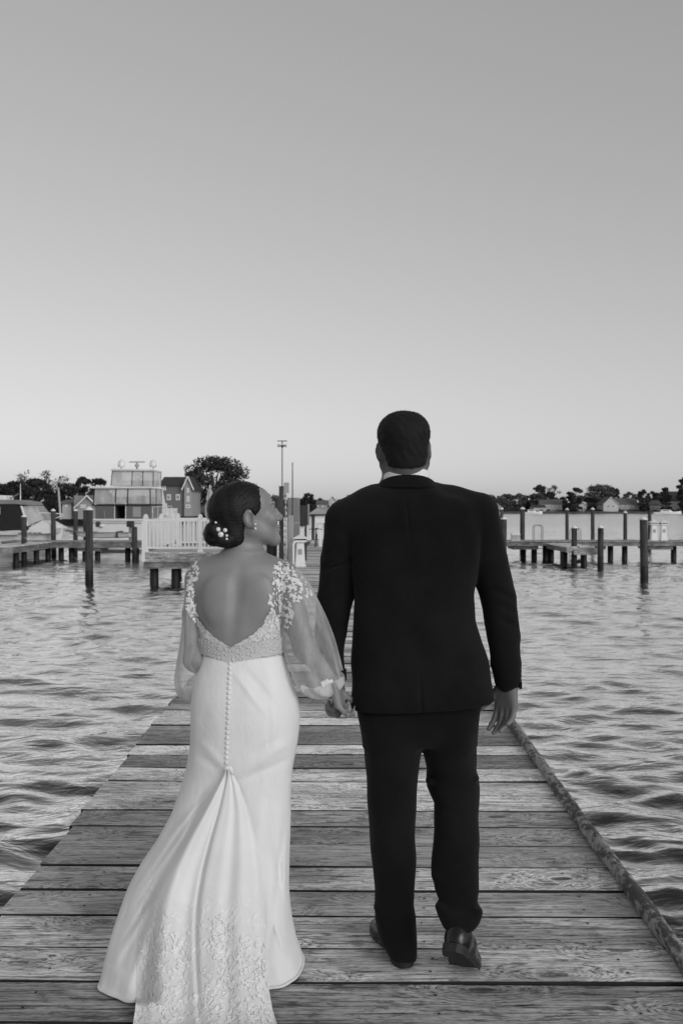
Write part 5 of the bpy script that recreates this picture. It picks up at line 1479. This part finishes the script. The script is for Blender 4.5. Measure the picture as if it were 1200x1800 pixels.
def groom_trousers():
    S = SDF((.0, 2.9, .02), (.52, 3.50, 1.02), .004)
    S.tube(rows_px([(1200, 628, 852, 3.22, .116), (1255, 634, 838, 3.22, .116), (1285, 638, 837, 3.22, .104), (1306, 646, 832, 3.22, .075)]), 2.3, 0)
    S.tube(rows_px([(1250, 634, 742, 3.22, .115), (1317, 640, 740, 3.225, .108), (1360, 643, 735, 3.23, .098), (1440, 648, 729, 3.24, .085), (1500, 652, 731, 3.235, .083), (1560, 657, 728, 3.22, .078), (1590, 657, 727, 3.20, .078), (1612, 659, 731, 3.19, .08), (1650, 667, 732, 3.175, .08), (1680, 684, 732, 3.150, .065)]), 2.2, .03, smooth=0)
    S.tube(rows_px([(1250, 736, 838, 3.22, .115), (1317, 741, 836, 3.25, .11), (1350, 749, 837, 3.28, .10), (1368, 749, 841, 3.29, .098), (1380, 750, 842, 3.29, .096), (1410, 762, 841, 3.27, .085), (1460, 763, 841, 3.22, .08), (1500, 758, 840, 3.18, .082), (1530, 757, 841, 3.15, .082), (1562, 764, 842, 3.11, .078), (1584, 774, 838, 3.08, .07), (1594, 766, 844, 3.06, .078), (1606, 768, 845, 3.05, .076), (1620, 773, 840, 3.035, .066), (1630, 778, 833, 3.02, .055)]), 2.2, .02, smooth=0)
    for px, py, dd, rr in ((757, 1371, 3.24, .018), (832, 1367, 3.24, .020), (775, 1540, 3.12, .03), (776, 1594, 3.04, .020), (835, 1601, 3.03, .022), (667, 1594, 3.18, .02)):
        S.ell(V3(px, py, dd), (rr, rr * 1.3, rr * .5), None, .012)
    S.noise(.0009, [(25, 20, 19), (-38, 18, 31), (20, 35, -23), (55, 15, 14), (16, 20, 43)], 21)
    # creases behind the bent knee and at the breaks
    for a, b in (((752, 1383), (800, 1392)), ((844, 1372), (800, 1380)), ((758, 1402), (790, 1398)), ((772, 1583), (805, 1590)), ((845, 1585), (815, 1594)), ((726, 1570), (695, 1582)), ((733, 1603), (700, 1596)), ((655, 1612), (684, 1604)), ((843, 1500), (815, 1524))):
        dd = 3.20 if a[1] < 1450 else (3.0 if a[0] > 745 else 3.13)
        S.cap(V3(a[0], a[1], dd), V3(b[0], b[1], dd - .03), .007, .003, .014, 'sub')
    v, q = S.mesh(3)
    mesh_obj('trousers', v, q, M['suit'], groom, True)
groom_trousers()

def shoe_parts():
    S = SDF((-.09, -.05, -.02), (.09, .36, .16), .003)
    S.ell((0, .052, .055), (.036, .048, .062), None, 0)
    S.cap((0, .055, .05), (0, .12, .055), .036, .036, .02)
    S.cap((0, .12, .05), (-.004, .215, .035), .037, .035, .03)
    S.ell((-.004, .215, .028), (.046, .088, .036), None, .03)
    S.plane_cut((0, 0, .022), (0, 0, -1))
    S.plane_cut((0, .05, .108), Vector((0, .25, 1)).normalized())
    up = S.mesh(2)
    prof = [(0, .012), (.006, .024), (.02, .033), (.05, .037), (.09, .034), (.125, .033), (.16, .039), (.20, .046), (.235, .046), (.265, .040), (.29, .028), (.303, .012)]
    yy_ = np.concatenate([np.linspace(0, .03, 8), np.linspace(.035, .27, 22), np.linspace(.275, .303, 8)])
    ww_ = np.interp(yy_, [p[0] for p in prof], [p[1] for p in prof]); prof = list(zip(yy_, ww_))
    out = [(w - .002, y) for y, w in prof] + [(-w - .002, y) for y, w in prof[::-1]]
    rs = [[(x, y, z) for x, y in out] for z in (.012, .024)]
    so = MB().rings(rs)
    heel = [(x * .98, y) for x, y in out if y < .078]
    hb_ = sorted(heel, key=lambda p: math.atan2(p[1] - .04, p[0]))
    he = MB().rings([[(x, y, z) for x, y in hb_] for z in (0, .012)])
    return up, so, he
def place_shoe(O, yaw, pitch, parts, sc=1.0):
    up, so, he = parts
    yb = .205 * sc
    def tr(Vs):
        Vs = np.array(Vs, float) * sc
        y, z = Vs[:, 1] - yb, Vs[:, 2]
        t = ss(-.035, .035, -y) * pitch      # the sole bends at the ball of the foot
        yy = y * np.cos(t) + z * np.sin(t) ; zz = -y * np.sin(t) + z * np.cos(t)
        c, s_ = math.cos(yaw), math.sin(yaw)
        x = Vs[:, 0]
        return np.stack([O[0] + x * c - yy * s_, O[1] + x * s_ + yy * c, O[2] + zz], 1)
    o = mesh_obj('shoe', tr(up[0]), up[1], M['leather'], groom, True)
    mesh_obj('sole', tr(so.v), so.f, M['sole'], o); mesh_obj('heel', tr(he.v), he.f, M['sole'], o)
sp_ = shoe_parts()
# left foot flat, toe turned out; right foot pushing off with the heel up
hl = G(716, 1704); ball = Vector((hl.x, hl.y, .004)) + Vector((-.30, .95, 0)).normalized() * .205
place_shoe(ball, math.atan2(.30, .95), 0.0, sp_)
place_shoe(Vector((XX(815, 3.10) , 3.085, .004)), R(-20), R(40), sp_, 1.1)
# ------------------------------------------------------------------ bride
bride = thing('person', 'woman in a white lace wedding gown with low bun looking up at the man', 'person', (XX(420, 3.2), 3.2, 0))
BD = 3.20
bRm = Matrix.Rotation(R(-71), 3, 'Z') @ Matrix.Rotation(R(12), 3, 'X') @ Matrix.Rotation(R(-3), 3, 'Y')
bO = V3(437, 912, 3.135) - bRm @ Vector((.077, -.010, .004))
torso_rows = rows_px([(972, 396, 458, BD, .05), (982, 372, 480, BD, .062), (992, 352, 500, BD, .075), (1010, 342, 506, BD, .088), (1040, 340, 502, BD, .096), (1080, 343, 497, BD, .10), (1110, 351, 495, BD, .096), (1145, 358, 495, BD, .092), (1190, 346, 507, BD, .108), (1240, 343, 520, BD, .118), (1300, 345, 516, BD, .112)])
bW_r = V3(586, 1202, 3.135)
def bride_body():
    S = SDF((-.60, 2.98, .02), (.045, 3.60, 1.66), .004)
    L = head(S, bO, bRm, 1.0, True)
    S.cap(L(0, -.022, -.04), V3(425, 975, 3.21), .046, .050, .03)
    S.cap(L(0, .0, -.06), V3(430, 985, 3.235), .034, .048, .03)
    S.tube(torso_rows, 2.3, .03)
    S.cap(V3(425, 984, 3.205), V3(356, 1008, 3.2), .040, .044, .04)
    S.cap(V3(425, 984, 3.205), V3(500, 1012, 3.2), .040, .046, .04)
    # shoulder blades and spine
    for px in (382, 462): S.ell(V3(px, 1052, 3.125), (.036, .016, .055), None, .04)
    S.chain([V3(421, 985, 3.118), V3(417, 1050, 3.086), V3(407, 1140, 3.088)], [.006, .007, .007], .02) if False else None
    S.cap(V3(420, 1000, 3.100), V3(406, 1135, 3.086), .009, .009, .03, 'sub')
    # arms
    S.chain([V3(349, 1022, 3.2), V3(343, 1080, 3.2), V3(342, 1160, 3.18), V3(368, 1178, 3.42)], [.044, .038, .034, .022], .025)
    S.chain([V3(503, 1026, 3.2), V3(516, 1080, 3.19), V3(536, 1140, 3.16), bW_r], [.046, .042, .037, .022], .025)
    hand(S, V3(368, 1178, 3.42), (.5, .8, 0), (.3, -.2, .9), (.8, -.5, 0), .86, (.4, .6, .4))
    hand(S, bW_r, (.30, .05, -.95), (.2, 1, .1), (1, -.1, .2), .90, (.35, 1.0, .7), .02, (.8, .4, .3), .3)
    # legs under the gown
    S.chain([V3(400, 1290, 3.2), V3(400, 1450, 3.22), V3(405, 1660, 3.2), V3(405, 1690, 3.28)], [.085, .055, .035, .03], .03)
    S.chain([V3(462, 1290, 3.2), V3(458, 1450, 3.22), V3(452, 1660, 3.2), V3(455, 1690, 3.28)], [.085, .055, .035, .03], .03)
    v, q = S.mesh(3)
    return mesh_obj('body', v, q, M['skin_b'], bride, True)
b_body = bride_body()

def bride_hair():
    H = SDF(np.array(bO) - .20, np.array(bO) + .17, .0032)
    def Lp(x, y, z): return np.array(bO + bRm @ Vector((x, y, z)))
    H.ell(Lp(0, -.019, .050), (.083, .108, .088), bRm, 0)
    H.ell(Lp(0, -.055, -.025), (.060, .055, .070), bRm, .03)
    H.plane_cut(Lp(0, .066, .05), bRm @ Vector((0, 1, .02)))
    n2 = bRm @ Vector((0, .80, -.60)); H.plane_cut(Lp(0, -.004, -.045), n2)
    for s_ in (-1, 1):
        H.ell(Lp(s_ * .084, -.006, -.004), (.030, .026, .036), bRm, .008, 'sub')
        H.ell(Lp(s_ * .072, .052, -.012), (.030, .030, .030), bRm, .02, 'sub')
    # low bun of coiled locks
    for c, r in (((.0, -.118, -.018), (.040, .034, .040)), ((.022, -.108, -.040), (.034, .032, .028)), ((.026, -.125, -.006), (.026, .026, .026)), ((-.02, -.12, -.03), (.034, .032, .034)), ((.030, -.092, -.052), (.030, .030, .024)), ((.012, -.138, -.028), (.024, .020, .028)), ((.036, -.112, -.024), (.022, .024, .022))):
        H.ell(Lp(*c), r, bRm, .007)
    # combed grooves running to the bun
    g = H.sub(H.lo, H.lo + H.h * H.n, 0)[1]
    O = np.array(bO); inv = np.array(bRm.transposed())
    l = [inv[i][0] * (g[0] - O[0]) + inv[i][1] * (g[1] - O[1]) + inv[i][2] * (g[2] - O[2]) for i in range(3)]
    ang = np.arctan2(l[2] + .02, -(l[1] + .16) * 1.0 - 1e-6)
    H.f += (.0004 * np.sin(ang * 70 + l[0] * 120) + .0003 * np.sin(ang * 130 - l[0] * 90)).astype(np.float32)
    H.f += (.0006 * np.sin(l[0] * 200 + l[1] * 90)).astype(np.float32)
    v, q = H.mesh(1)
    ho = mesh_obj('hair', v, q, M['hair_b'], bride, True)
    bun = bO + bRm @ Vector((.01, -.12, -.02))
    def comb(p, n):
        t_ = (bun - p); t_ = t_ - n * t_.dot(n)
        return t_.normalized() * 1.6 + n * .12
    strands(ho, 'hair_strands', M['hair_b'], 2200, (.012, .028), comb, .0003, 43)
    return ho
b_hair = bride_hair()
bt = bvh(b_hair)
for px, py, r in ((379.5, 918.5, .0043), (384, 930.5, .0078), (396, 932, .0076), (388.5, 939.5, .0098), (398.7, 941.5, .0050), (398.7, 947.3, .0043)):
    h, nn = on_surface(bt, px, py)
    if h is not None: MB().ball(h + Vector((0, -r * .6, 0)), r, 14, 10).build('pearl_pin', M['pearl'], bride, True)
def bL(x, y, z): return bO + bRm @ Vector((x, y, z))
MB().tube([bL(.014, .1125, .042), bL(.030, .104, .050), bL(.047, .088, .045)], [.002, .003, .0015], 6).build('eyebrow', M['hair_b'], bride, True)
MB().tube([bL(.018, .1015, .022), bL(.031, .1045, .026), bL(.044, .093, .021)], [.0012, .002, .001], 6).build('eyelashes', M['hair_b'], bride, True)
for py, r in ((921.5, .0040), (929, .0044)):
    MB().ball(V3(449, py, 3.118), r, 12, 8).build('earring', M['pearl'], bride, True)

# ---- bodice: shell over the torso with a deep open back
open_back = [(346, 975), (345, 990), (341, 1020), (339, 1055), (343, 1080), (356, 1099), (373, 1117), (404, 1138), (440, 1119), (462, 1099), (470, 1080), (474, 1050), (478, 1025), (484, 1003), (492, 975)]
def bride_bodice():
    S = SDF((-.56, 3.0, .92), (-.16, 3.40, 1.42), .003)
    S.tube(torso_rows, 2.3, 0, grow=.0045)
    S.cap(V3(425, 984, 3.205), V3(356, 1008, 3.2), .0445, .0485, .04)
    S.cap(V3(425, 984, 3.205), V3(500, 1012, 3.2), .0445, .0505, .04)
    for px in (382, 462): S.ell(V3(px, 1052, 3.122), (.040, .022, .059), None, .03)
    v, q = S.mesh(2)
    c = v[q].mean(1); px, py = to_px(c)
    back = c[:, 1] < 3.215
    edge = .8 * np.sin(py * .9) + .8 * np.sin(py * .37 + 1)
    keep = ~(in_poly(px + edge, py, open_back) & back)
    keep &= (py > np.where(back, 984, 1040)) & (py < 1162)
    keep &= (px > 334) & (px < 508)
    keep &= ~back | (py > 1078 + 6 * np.sin(px * .35) + 5 * np.sin(px * .13)) | ((px < 400) & (py > 1040) & (np.abs(px - 342) < 6))
    v, q = compact(v, q[keep])
    return mesh_obj('bodice', v, q, M['lace'], bride, True)
b_bod = bride_bodice()
def band(name, grow, top, bot, mat):
    S = SDF((-.56, 3.0, .80), (-.14, 3.40, 1.20), .003)
    S.tube(torso_rows, 2.3, 0, grow=grow)
    v, q = S.mesh(2); c = v[q].mean(1); px, py = to_px(c)
    keep = (py > np.interp(px, *top)) & (py < np.interp(px, *bot)) & (c[:, 2] < 1.19) & (c[:, 2] > .82)
    v, q = compact(v, q[keep]); return mesh_obj(name, v, q, mat, bride, True)
b_belt = band('beaded_belt', .0135, ([355, 404, 500], [1121, 1139, 1118]), ([355, 404, 500], [1150, 1165, 1148]), M['belt'])

# ---- skirt
def bride_skirt():
    rows = [(1149, 355, 499, 3.20, 3.097, 3.30), (1160, 352, 502, 3.20, 3.092, 3.305), (1190, 342, 510, 3.2, 3.082, 3.32), (1225, 337, 524, 3.2, 3.066, 3.33), (1260, 336, 528, 3.2, 3.060, 3.33), (1300, 336, 524, 3.2, 3.066, 3.33), (1350, 328, 514, 3.2, 3.08, 3.33), (1390, 316, 511, 3.2, 3.08, 3.34), (1430, 302, 511, 3.19, 3.065, 3.35), (1480, 274, 509, 3.18, 3.04, 3.37), (1520, 246, 508, 3.17, 3.015, 3.38), (1560, 224, 507, 3.16, 2.99, 3.39), (1620, 204, 511, 3.13, 2.95, 3.40), (1665, 193, 519, 3.11, 2.92, 3.41), (1700, 186, 528, 3.09, 2.90, 3.42), (1712, 184, 531, 3.08, 2.89, 3.42)]
    A = []
    for py, a, b, dc, db, df in rows: A.append((max(.006, ZZ(py, dc)), XX(a, dc), XX(b, dc), dc, db, df))
    A = np.array(A)[::-1]
    NR, NP = 190, 260
    z = np.concatenate([np.linspace(A[0, 0], .08, 30)[:-1], np.linspace(.08, A[-1, 0], NR - 29)])
    T = [np.interp(z, A[:, 0], A[:, j]) for j in range(1, 6)]
    for _ in range(14): T = [np.concatenate([[a[0]], (a[:-2] + 2 * a[1:-1] + a[2:]) / 4, [a[-1]]]) for a in T]
    xl, xr, dc, db, df = [t_[:, None] for t_ in T]
    ph = np.linspace(0, 2 * math.pi, NP, endpoint=False)[None, :]
    c, s_ = np.cos(ph), np.sin(ph)
    e = 2 / 2.3
    X = (xl + xr) / 2 + (xr - xl) / 2 * np.sign(c) * np.abs(c) ** e
    dep = np.where(s_ > 0, dc - db, df - dc)
    Y = dc - dep * np.sign(s_) * np.abs(s_) ** e
    t = 1 - z[:, None] / A[-1, 0]           # 0 waist, 1 floor
    Y = Y + .14 * ss(.75, 1, t) * (X - (xl + xr) / 2)      # hem swings back on the right
    # pleats grow to the hem
    amp = .016 * ss(.38, 1.0, t)
    fold = np.cos(ph * 11 + .6 * np.sin(ph * 3)) * .6 + np.cos(ph * 17 + 1.3) * .35
    nx, ny = c, -s_
    lim = .25 + .75 * np.abs(s_)
    X = X + amp * fold * nx * .5 * lim; Y = Y + amp * fold * ny * lim
    # drag folds over the seat running towards the closure
    zc = z[:, None]
    px = 600 + X / Y * F; py = HORIZ + (EYE - zc) / Y * F
    def ridge(x0, y0, x1, y1, w, a):
        dx, dy = x1 - x0, y1 - y0; L = math.hypot(dx, dy)
        u = ((px - x0) * dx + (py - y0) * dy) / L ** 2; v = ((px - x0) * dy - (py - y0) * dx) / L
        return a * np.exp(-(v / w) ** 2) * ss(-.1, .25, u) * ss(1.1, .6, u)
    D = np.zeros_like(X)
    for r_ in ((410, 1180, 470, 1260, 5, .004), (425, 1172, 492, 1250, 7, -.004), (515, 1300, 415, 1365, 8, .005), (518, 1330, 410, 1378, 7, -.005), (345, 1325, 395, 1362, 8, -.004), (350, 1300, 398, 1352, 7, .003), (478, 1235, 486, 1330, 6, .003), (360, 1240, 356, 1330, 12, -.003), (440, 1330, 500, 1290, 6, -.003)):
        D += ridge(*r_)
    # folds of the skirt side to the left of the train
    for r_ in ((380, 1390, 205, 1690, 9, .018), (370, 1395, 228, 1640, 6, -.016), (345, 1440, 196, 1725, 8, -.008), (330, 1430, 215, 1600, 7, .008), (505, 1420, 470, 1690, 6, -.008), (500, 1440, 500, 1690, 7, .008), (470, 1400, 515, 1690, 6, -.008), (485, 1620, 505, 1690, 6, .010), (300, 1520, 225, 1740, 6, .012), (285, 1560, 250, 1740, 5, -.010), (392, 1368, 232, 1590, 5, .010), (392, 1372, 214, 1660, 5, -.012), (393, 1375, 262, 1640, 6, .012), (355, 1400, 250, 1690, 6, -.014), (330, 1480, 232, 1735, 7, .014), (392, 1366, 300, 1470, 5, .008)):
        D += ridge(*r_)
    # soft crumpling of the cloth
    g = np.random.default_rng(31)
    for k in range(26):
        ax, az = g.normal(0, 26), g.normal(0, 11)
        D += .0011 * np.sin(ax * X + az * zc + ax * .6 * Y + g.uniform(0, 6.28)) * (.35 + .9 * ss(.3, .9, t))
    Y = Y - np.where(s_ > -.15, D, 0)
    Z = np.repeat(z[:, None], NP, 1)
    V = np.stack([X, Y, Z], -1).reshape(-1, 3)
    n = len(z); idx = np.arange(n * NP).reshape(n, NP); r1 = np.roll(idx, -1, 1)
    Q = np.stack([idx[:-1], idx[1:], r1[1:], r1[:-1]], -1).reshape(-1, 4)[:, ::-1]
    o = mesh_obj('skirt', V, Q, M['satin'], bride, True)
    # rolled hem
    hem = [tuple(V[idx[0, j]] + np.array([0, 0, .003])) for j in range(NP)] + [tuple(V[idx[0, 0]] + np.array([0, 0, .003]))]
    MB().tube(hem, .0045, 6, False).build('hem', M['satin'], o, True)
    return o
b_skirt = bride_skirt()
sk = bvh(b_skirt)
def bride_train():
    pyk = [1352, 1362, 1380, 1425, 1480, 1530, 1590, 1640, 1690, 1735, 1775, 1800, 1838]
    lf = [396, 391, 378, 345, 306, 276, 252, 243, 241, 241, 238, 234, 228]
    rt = [404, 410, 420, 438, 451, 459, 464, 467, 469, 472, 479, 487, 492]
    dk = [3.06, 3.055, 3.05, 3.03, 3.005, 2.975, 2.94, 2.905, 2.87, 2.83, 2.79, 2.752, 2.648]
    NV, NU = 200, 150
    tv = np.linspace(0, 1, NV) ** 1.0
    py = 1352 + (1838 - 1352) * tv
    L_, R_, D_ = [np.interp(py, pyk, a) for a in (lf, rt, dk)]
    for _ in range(8): L_, R_, D_ = [np.concatenate([[a[0]], (a[:-2] + 2 * a[1:-1] + a[2:]) / 4, [a[-1]]]) for a in (L_, R_, D_)]
    u = np.linspace(0, 1, NU)
    V = np.zeros((NV, NU, 3))
    g = np.random.default_rng(2)
    for i in range(NV):
        t = tv[i]
        a = .004 + .010 * ss(0, .5, t)
        for j in range(NU):
            uu = u[j]
            px = L_[i] + (R_[i] - L_[i]) * uu
            p_ = py[i]
            # long pleats fanning from the closure
            f = .5 * math.cos(2 * math.pi * (1.4 * uu + .05)) + .42 * math.cos(2 * math.pi * (3.1 * uu + .3) + .9 * t) + .15 * math.cos(2 * math.pi * 6.2 * uu + 2 * t) - 1.3 * math.exp(-((uu - .42 - .05 * t) / .018) ** 2) * (1 - .6 * t)
            d = D_[i] - a * f
            e = min(uu, 1 - uu) / .06
            if e < 1 and uu > .5: d += .012 * (1 - e) ** 2 * (1 if t > .08 else 0)
            if p_ < 1790:
                h, nn = on_surface(sk, px, p_)
                if h is not None:
                    lim = h.y - (.006 + .010 * min(1, t * 4)) + .35 * a * (1 - f) * .3
                    d = min(d, lim)
                    w = float(ss(0, .22, uu)); d = w * d + (1 - w) * (h.y - .0015)
            q = P(px, p_, d)
            if q.z < .012 + .004 * (1 + f): q = P(px, p_, F * (EYE - .012 - .004 * (1 + f)) / (p_ - HORIZ))
            V[i, j] = q
    idx = np.arange(NV * NU).reshape(NV, NU)
    # smooth the sheet a little
    for _ in range(6):
        W = V.copy()
        W[1:-1, 1:-1] = .5 * V[1:-1, 1:-1] + .125 * (V[:-2, 1:-1] + V[2:, 1:-1] + V[1:-1, :-2] + V[1:-1, 2:])
        V = W
    Q = np.stack([idx[:-1, :-1], idx[1:, :-1], idx[1:, 1:], idx[:-1, 1:]], -1).reshape(-1, 4)
    # scalloped lace edge on the sides near the floor
    return mesh_obj('train', V.reshape(-1, 3), Q, M['train_lace'], bride, True)
b_train = bride_train()
# covered buttons down the back
for k in range(22):
    t = k / 21; py = 1166 + (1349 - 1166) * t; px = 404.5 - 7.0 * t
    h, nn = on_surface(bvh(b_belt, b_skirt) if k == 0 else sk, px, py)
    if h is not None: MB().ball(h + Vector((0, -.002, 0)), (.0062, .004, .0062), 10, 6).build('button', M['shirt'], bride, True)
# little bow of fabric where the train is gathered
MB().tube([P(393, 1354, 3.035), P(398, 1349, 3.025), P(404, 1350, 3.025), P(410, 1362, 3.03)], [.004, .008, .008, .004], 10).build('gather_loop', M['satin'], bride, True)

# ---- sheer bishop sleeves
def sleeve(rings, name, mat, seed, cuff_from):
    NP, sub = 72, 8
    g = np.random.default_rng(seed)
    K = []
    for (a, b, d, hd) in rings:
        A, B = P(a[0], a[1], d), P(b[0], b[1], d)
        K.append(list((A + B) / 2) + list((B - A) / 2) + [hd])
    K = np.array(K); n = len(K)
    ti = np.linspace(0, n - 1, (n - 1) * sub + 1)
    T = np.stack([np.interp(ti, np.arange(n), K[:, j]) for j in range(7)], 1)
    for _ in range(10): T[1:-1] = (T[:-2] + 2 * T[1:-1] + T[2:]) / 4
    V = []
    p1, p2, p3 = g.uniform(0, 6.28, 3)
    for i, r_ in enumerate(T):
        C, Hh, hd = r_[:3], r_[3:6], r_[6]
        t = i / (len(T) - 1)
        for j in range(NP):
            a = 2 * math.pi * j / NP
            w = 1 + (.03 + .05 * t) * (.5 * math.sin(7 * a + p1 + 3 * t) + .4 * math.sin(11 * a + p2 - 5 * t) + .3 * math.sin(4 * a + p3 + 9 * t))
            V.append(C + w * (Hh * math.cos(a) + np.array([0, -1, 0]) * hd * math.sin(a)))
    V = np.array(V); m = len(T); idx = np.arange(m * NP).reshape(m, NP); r1 = np.roll(idx, -1, 1)
    Q = np.stack([idx[:-1], r1[:-1], r1[1:], idx[1:]], -1)
    c = int(cuff_from * sub)
    o = mesh_obj(name, V, Q[:c + 1].reshape(-1, 4), mat, bride, True)
    v2, q2 = compact(V, Q[c + 1:].reshape(-1, 4))
    mesh_obj('cuff', v2, q2, M['cuff'], o, True)
    return o
s_r = sleeve([((487, 996), (522, 999), 3.2, .05), ((485, 1018), (543, 1022), 3.2, .062), ((485, 1045), (556, 1050), 3.195, .068), ((490, 1085), (573, 1085), 3.19, .072), ((496, 1130), (588, 1124), 3.18, .075), ((507, 1175), (598, 1163), 3.17, .074), ((524, 1214), (604, 1189), 3.16, .066), ((546, 1229), (605, 1199), 3.15, .052), ((573, 1229), (603, 1206), 3.145, .037), ((581, 1222), (600, 1208), 3.14, .026)], 'sleeve', M['tulle'], 4, 5.9)
s_l = sleeve([((334, 1000), (360, 998), 3.2, .045), ((327, 1030), (352, 1030), 3.2, .055), ((323, 1070), (352, 1070), 3.2, .060), ((319, 1120), (356, 1120), 3.2, .064), ((312, 1165), (360, 1165), 3.21, .070), ((307, 1195), (362, 1200), 3.22, .075), ((312, 1220), (365, 1225), 3.24, .070), ((330, 1234), (368, 1232), 3.28, .055), ((350, 1215), (374, 1210), 3.36, .032), ((362, 1190), (376, 1188), 3.40, .024)], 'sleeve', M['tulle'], 9, 5.8)
# ---- lace flowers sewn on shoulders, cuff and bodice
def applique(name, polys, tree_, seed, parent, mat, size=(.0045, .0085)):
    g = np.random.default_rng(seed); mb = MB()
    for poly, n in polys:
        xs = [p[0] for p in poly]; ys = [p[1] for p in poly]; c = 0; tries = 0
        while c < n and tries < n * 30:
            tries += 1
            x, y = g.uniform(min(xs), max(xs)), g.uniform(min(ys), max(ys))
            if not in_poly(np.array([x]), np.array([y]), poly)[0]: continue
            h, nn = on_surface(tree_, x, y)
            if h is None: continue
            if nn.y > 0: nn = -nn
            c += 1
            a0 = g.uniform(0, 6.28); k = g.integers(2, 6)
            t1 = nn.cross(Vector((0, 0, 1))).normalized(); t2 = nn.cross(t1).normalized()
            for j in range(k):
                a = a0 + j * 6.283 / max(k, 4) + g.normal(0, .25); L = g.uniform(*size); w = L * .36
                u = t1 * math.cos(a) + t2 * math.sin(a); v = nn.cross(u)
                o = h + nn * g.uniform(.0022, .0045)
                mb.add([o, o + u * L * .35 + v * w + nn * .001, o + u * L * .8 + v * w * .7, o + u * L * 1.15 + nn * .001, o + u * L * .8 - v * w * .7, o + u * L * .35 - v * w + nn * .001], [(0, 1, 2, 3), (0, 3, 4, 5)])
    return stuff(mb.build(name, mat, parent))
at = bvh(s_r, s_l, b_bod, b_body)
applique('lace_applique', [([(483, 992), (500, 988), (516, 1000), (527, 1022), (532, 1050), (520, 1062), (512, 1050), (500, 1060), (492, 1075), (486, 1100), (472, 1102), (472, 1065), (478, 1025)], 185),
    ([(497, 1060), (510, 1058), (518, 1075), (516, 1092), (508, 1105), (500, 1100), (494, 1082)], 46), ([(520, 1010), (536, 1018), (548, 1045), (540, 1060), (530, 1040)], 20),
    ([(330, 1005), (346, 988), (350, 1000), (344, 1030), (341, 1060), (338, 1085), (329, 1070)], 75), ([(326, 1062), (345, 1062), (352, 1092), (340, 1092)], 26)], at, 12, bride, M['petal'])
applique('cuff_lace', [([(566, 1198), (582, 1196), (592, 1206), (586, 1222), (568, 1222)], 26), ([(528, 1205), (548, 1210), (560, 1226), (540, 1226)], 16)], bvh(s_r), 5, s_r, M['petal'])
applique('bodice_lace', [([(455, 1108), (470, 1092), (496, 1085), (496, 1120), (430, 1138), (412, 1138)], 90), ([(343, 1085), (358, 1105), (378, 1126), (402, 1140), (360, 1124)], 50)], bvh(b_bod), 6, b_bod, M['petal'], (.003, .006))
applique('train_flower', [([(255, 1640), (300, 1625), (330, 1660), (330, 1795), (240, 1800), (244, 1740)], 120), ([(385, 1590), (420, 1640), (465, 1660), (480, 1800), (350, 1800), (360, 1690)], 220)], bvh(b_train), 9, b_train, M['petal'], (.005, .011))
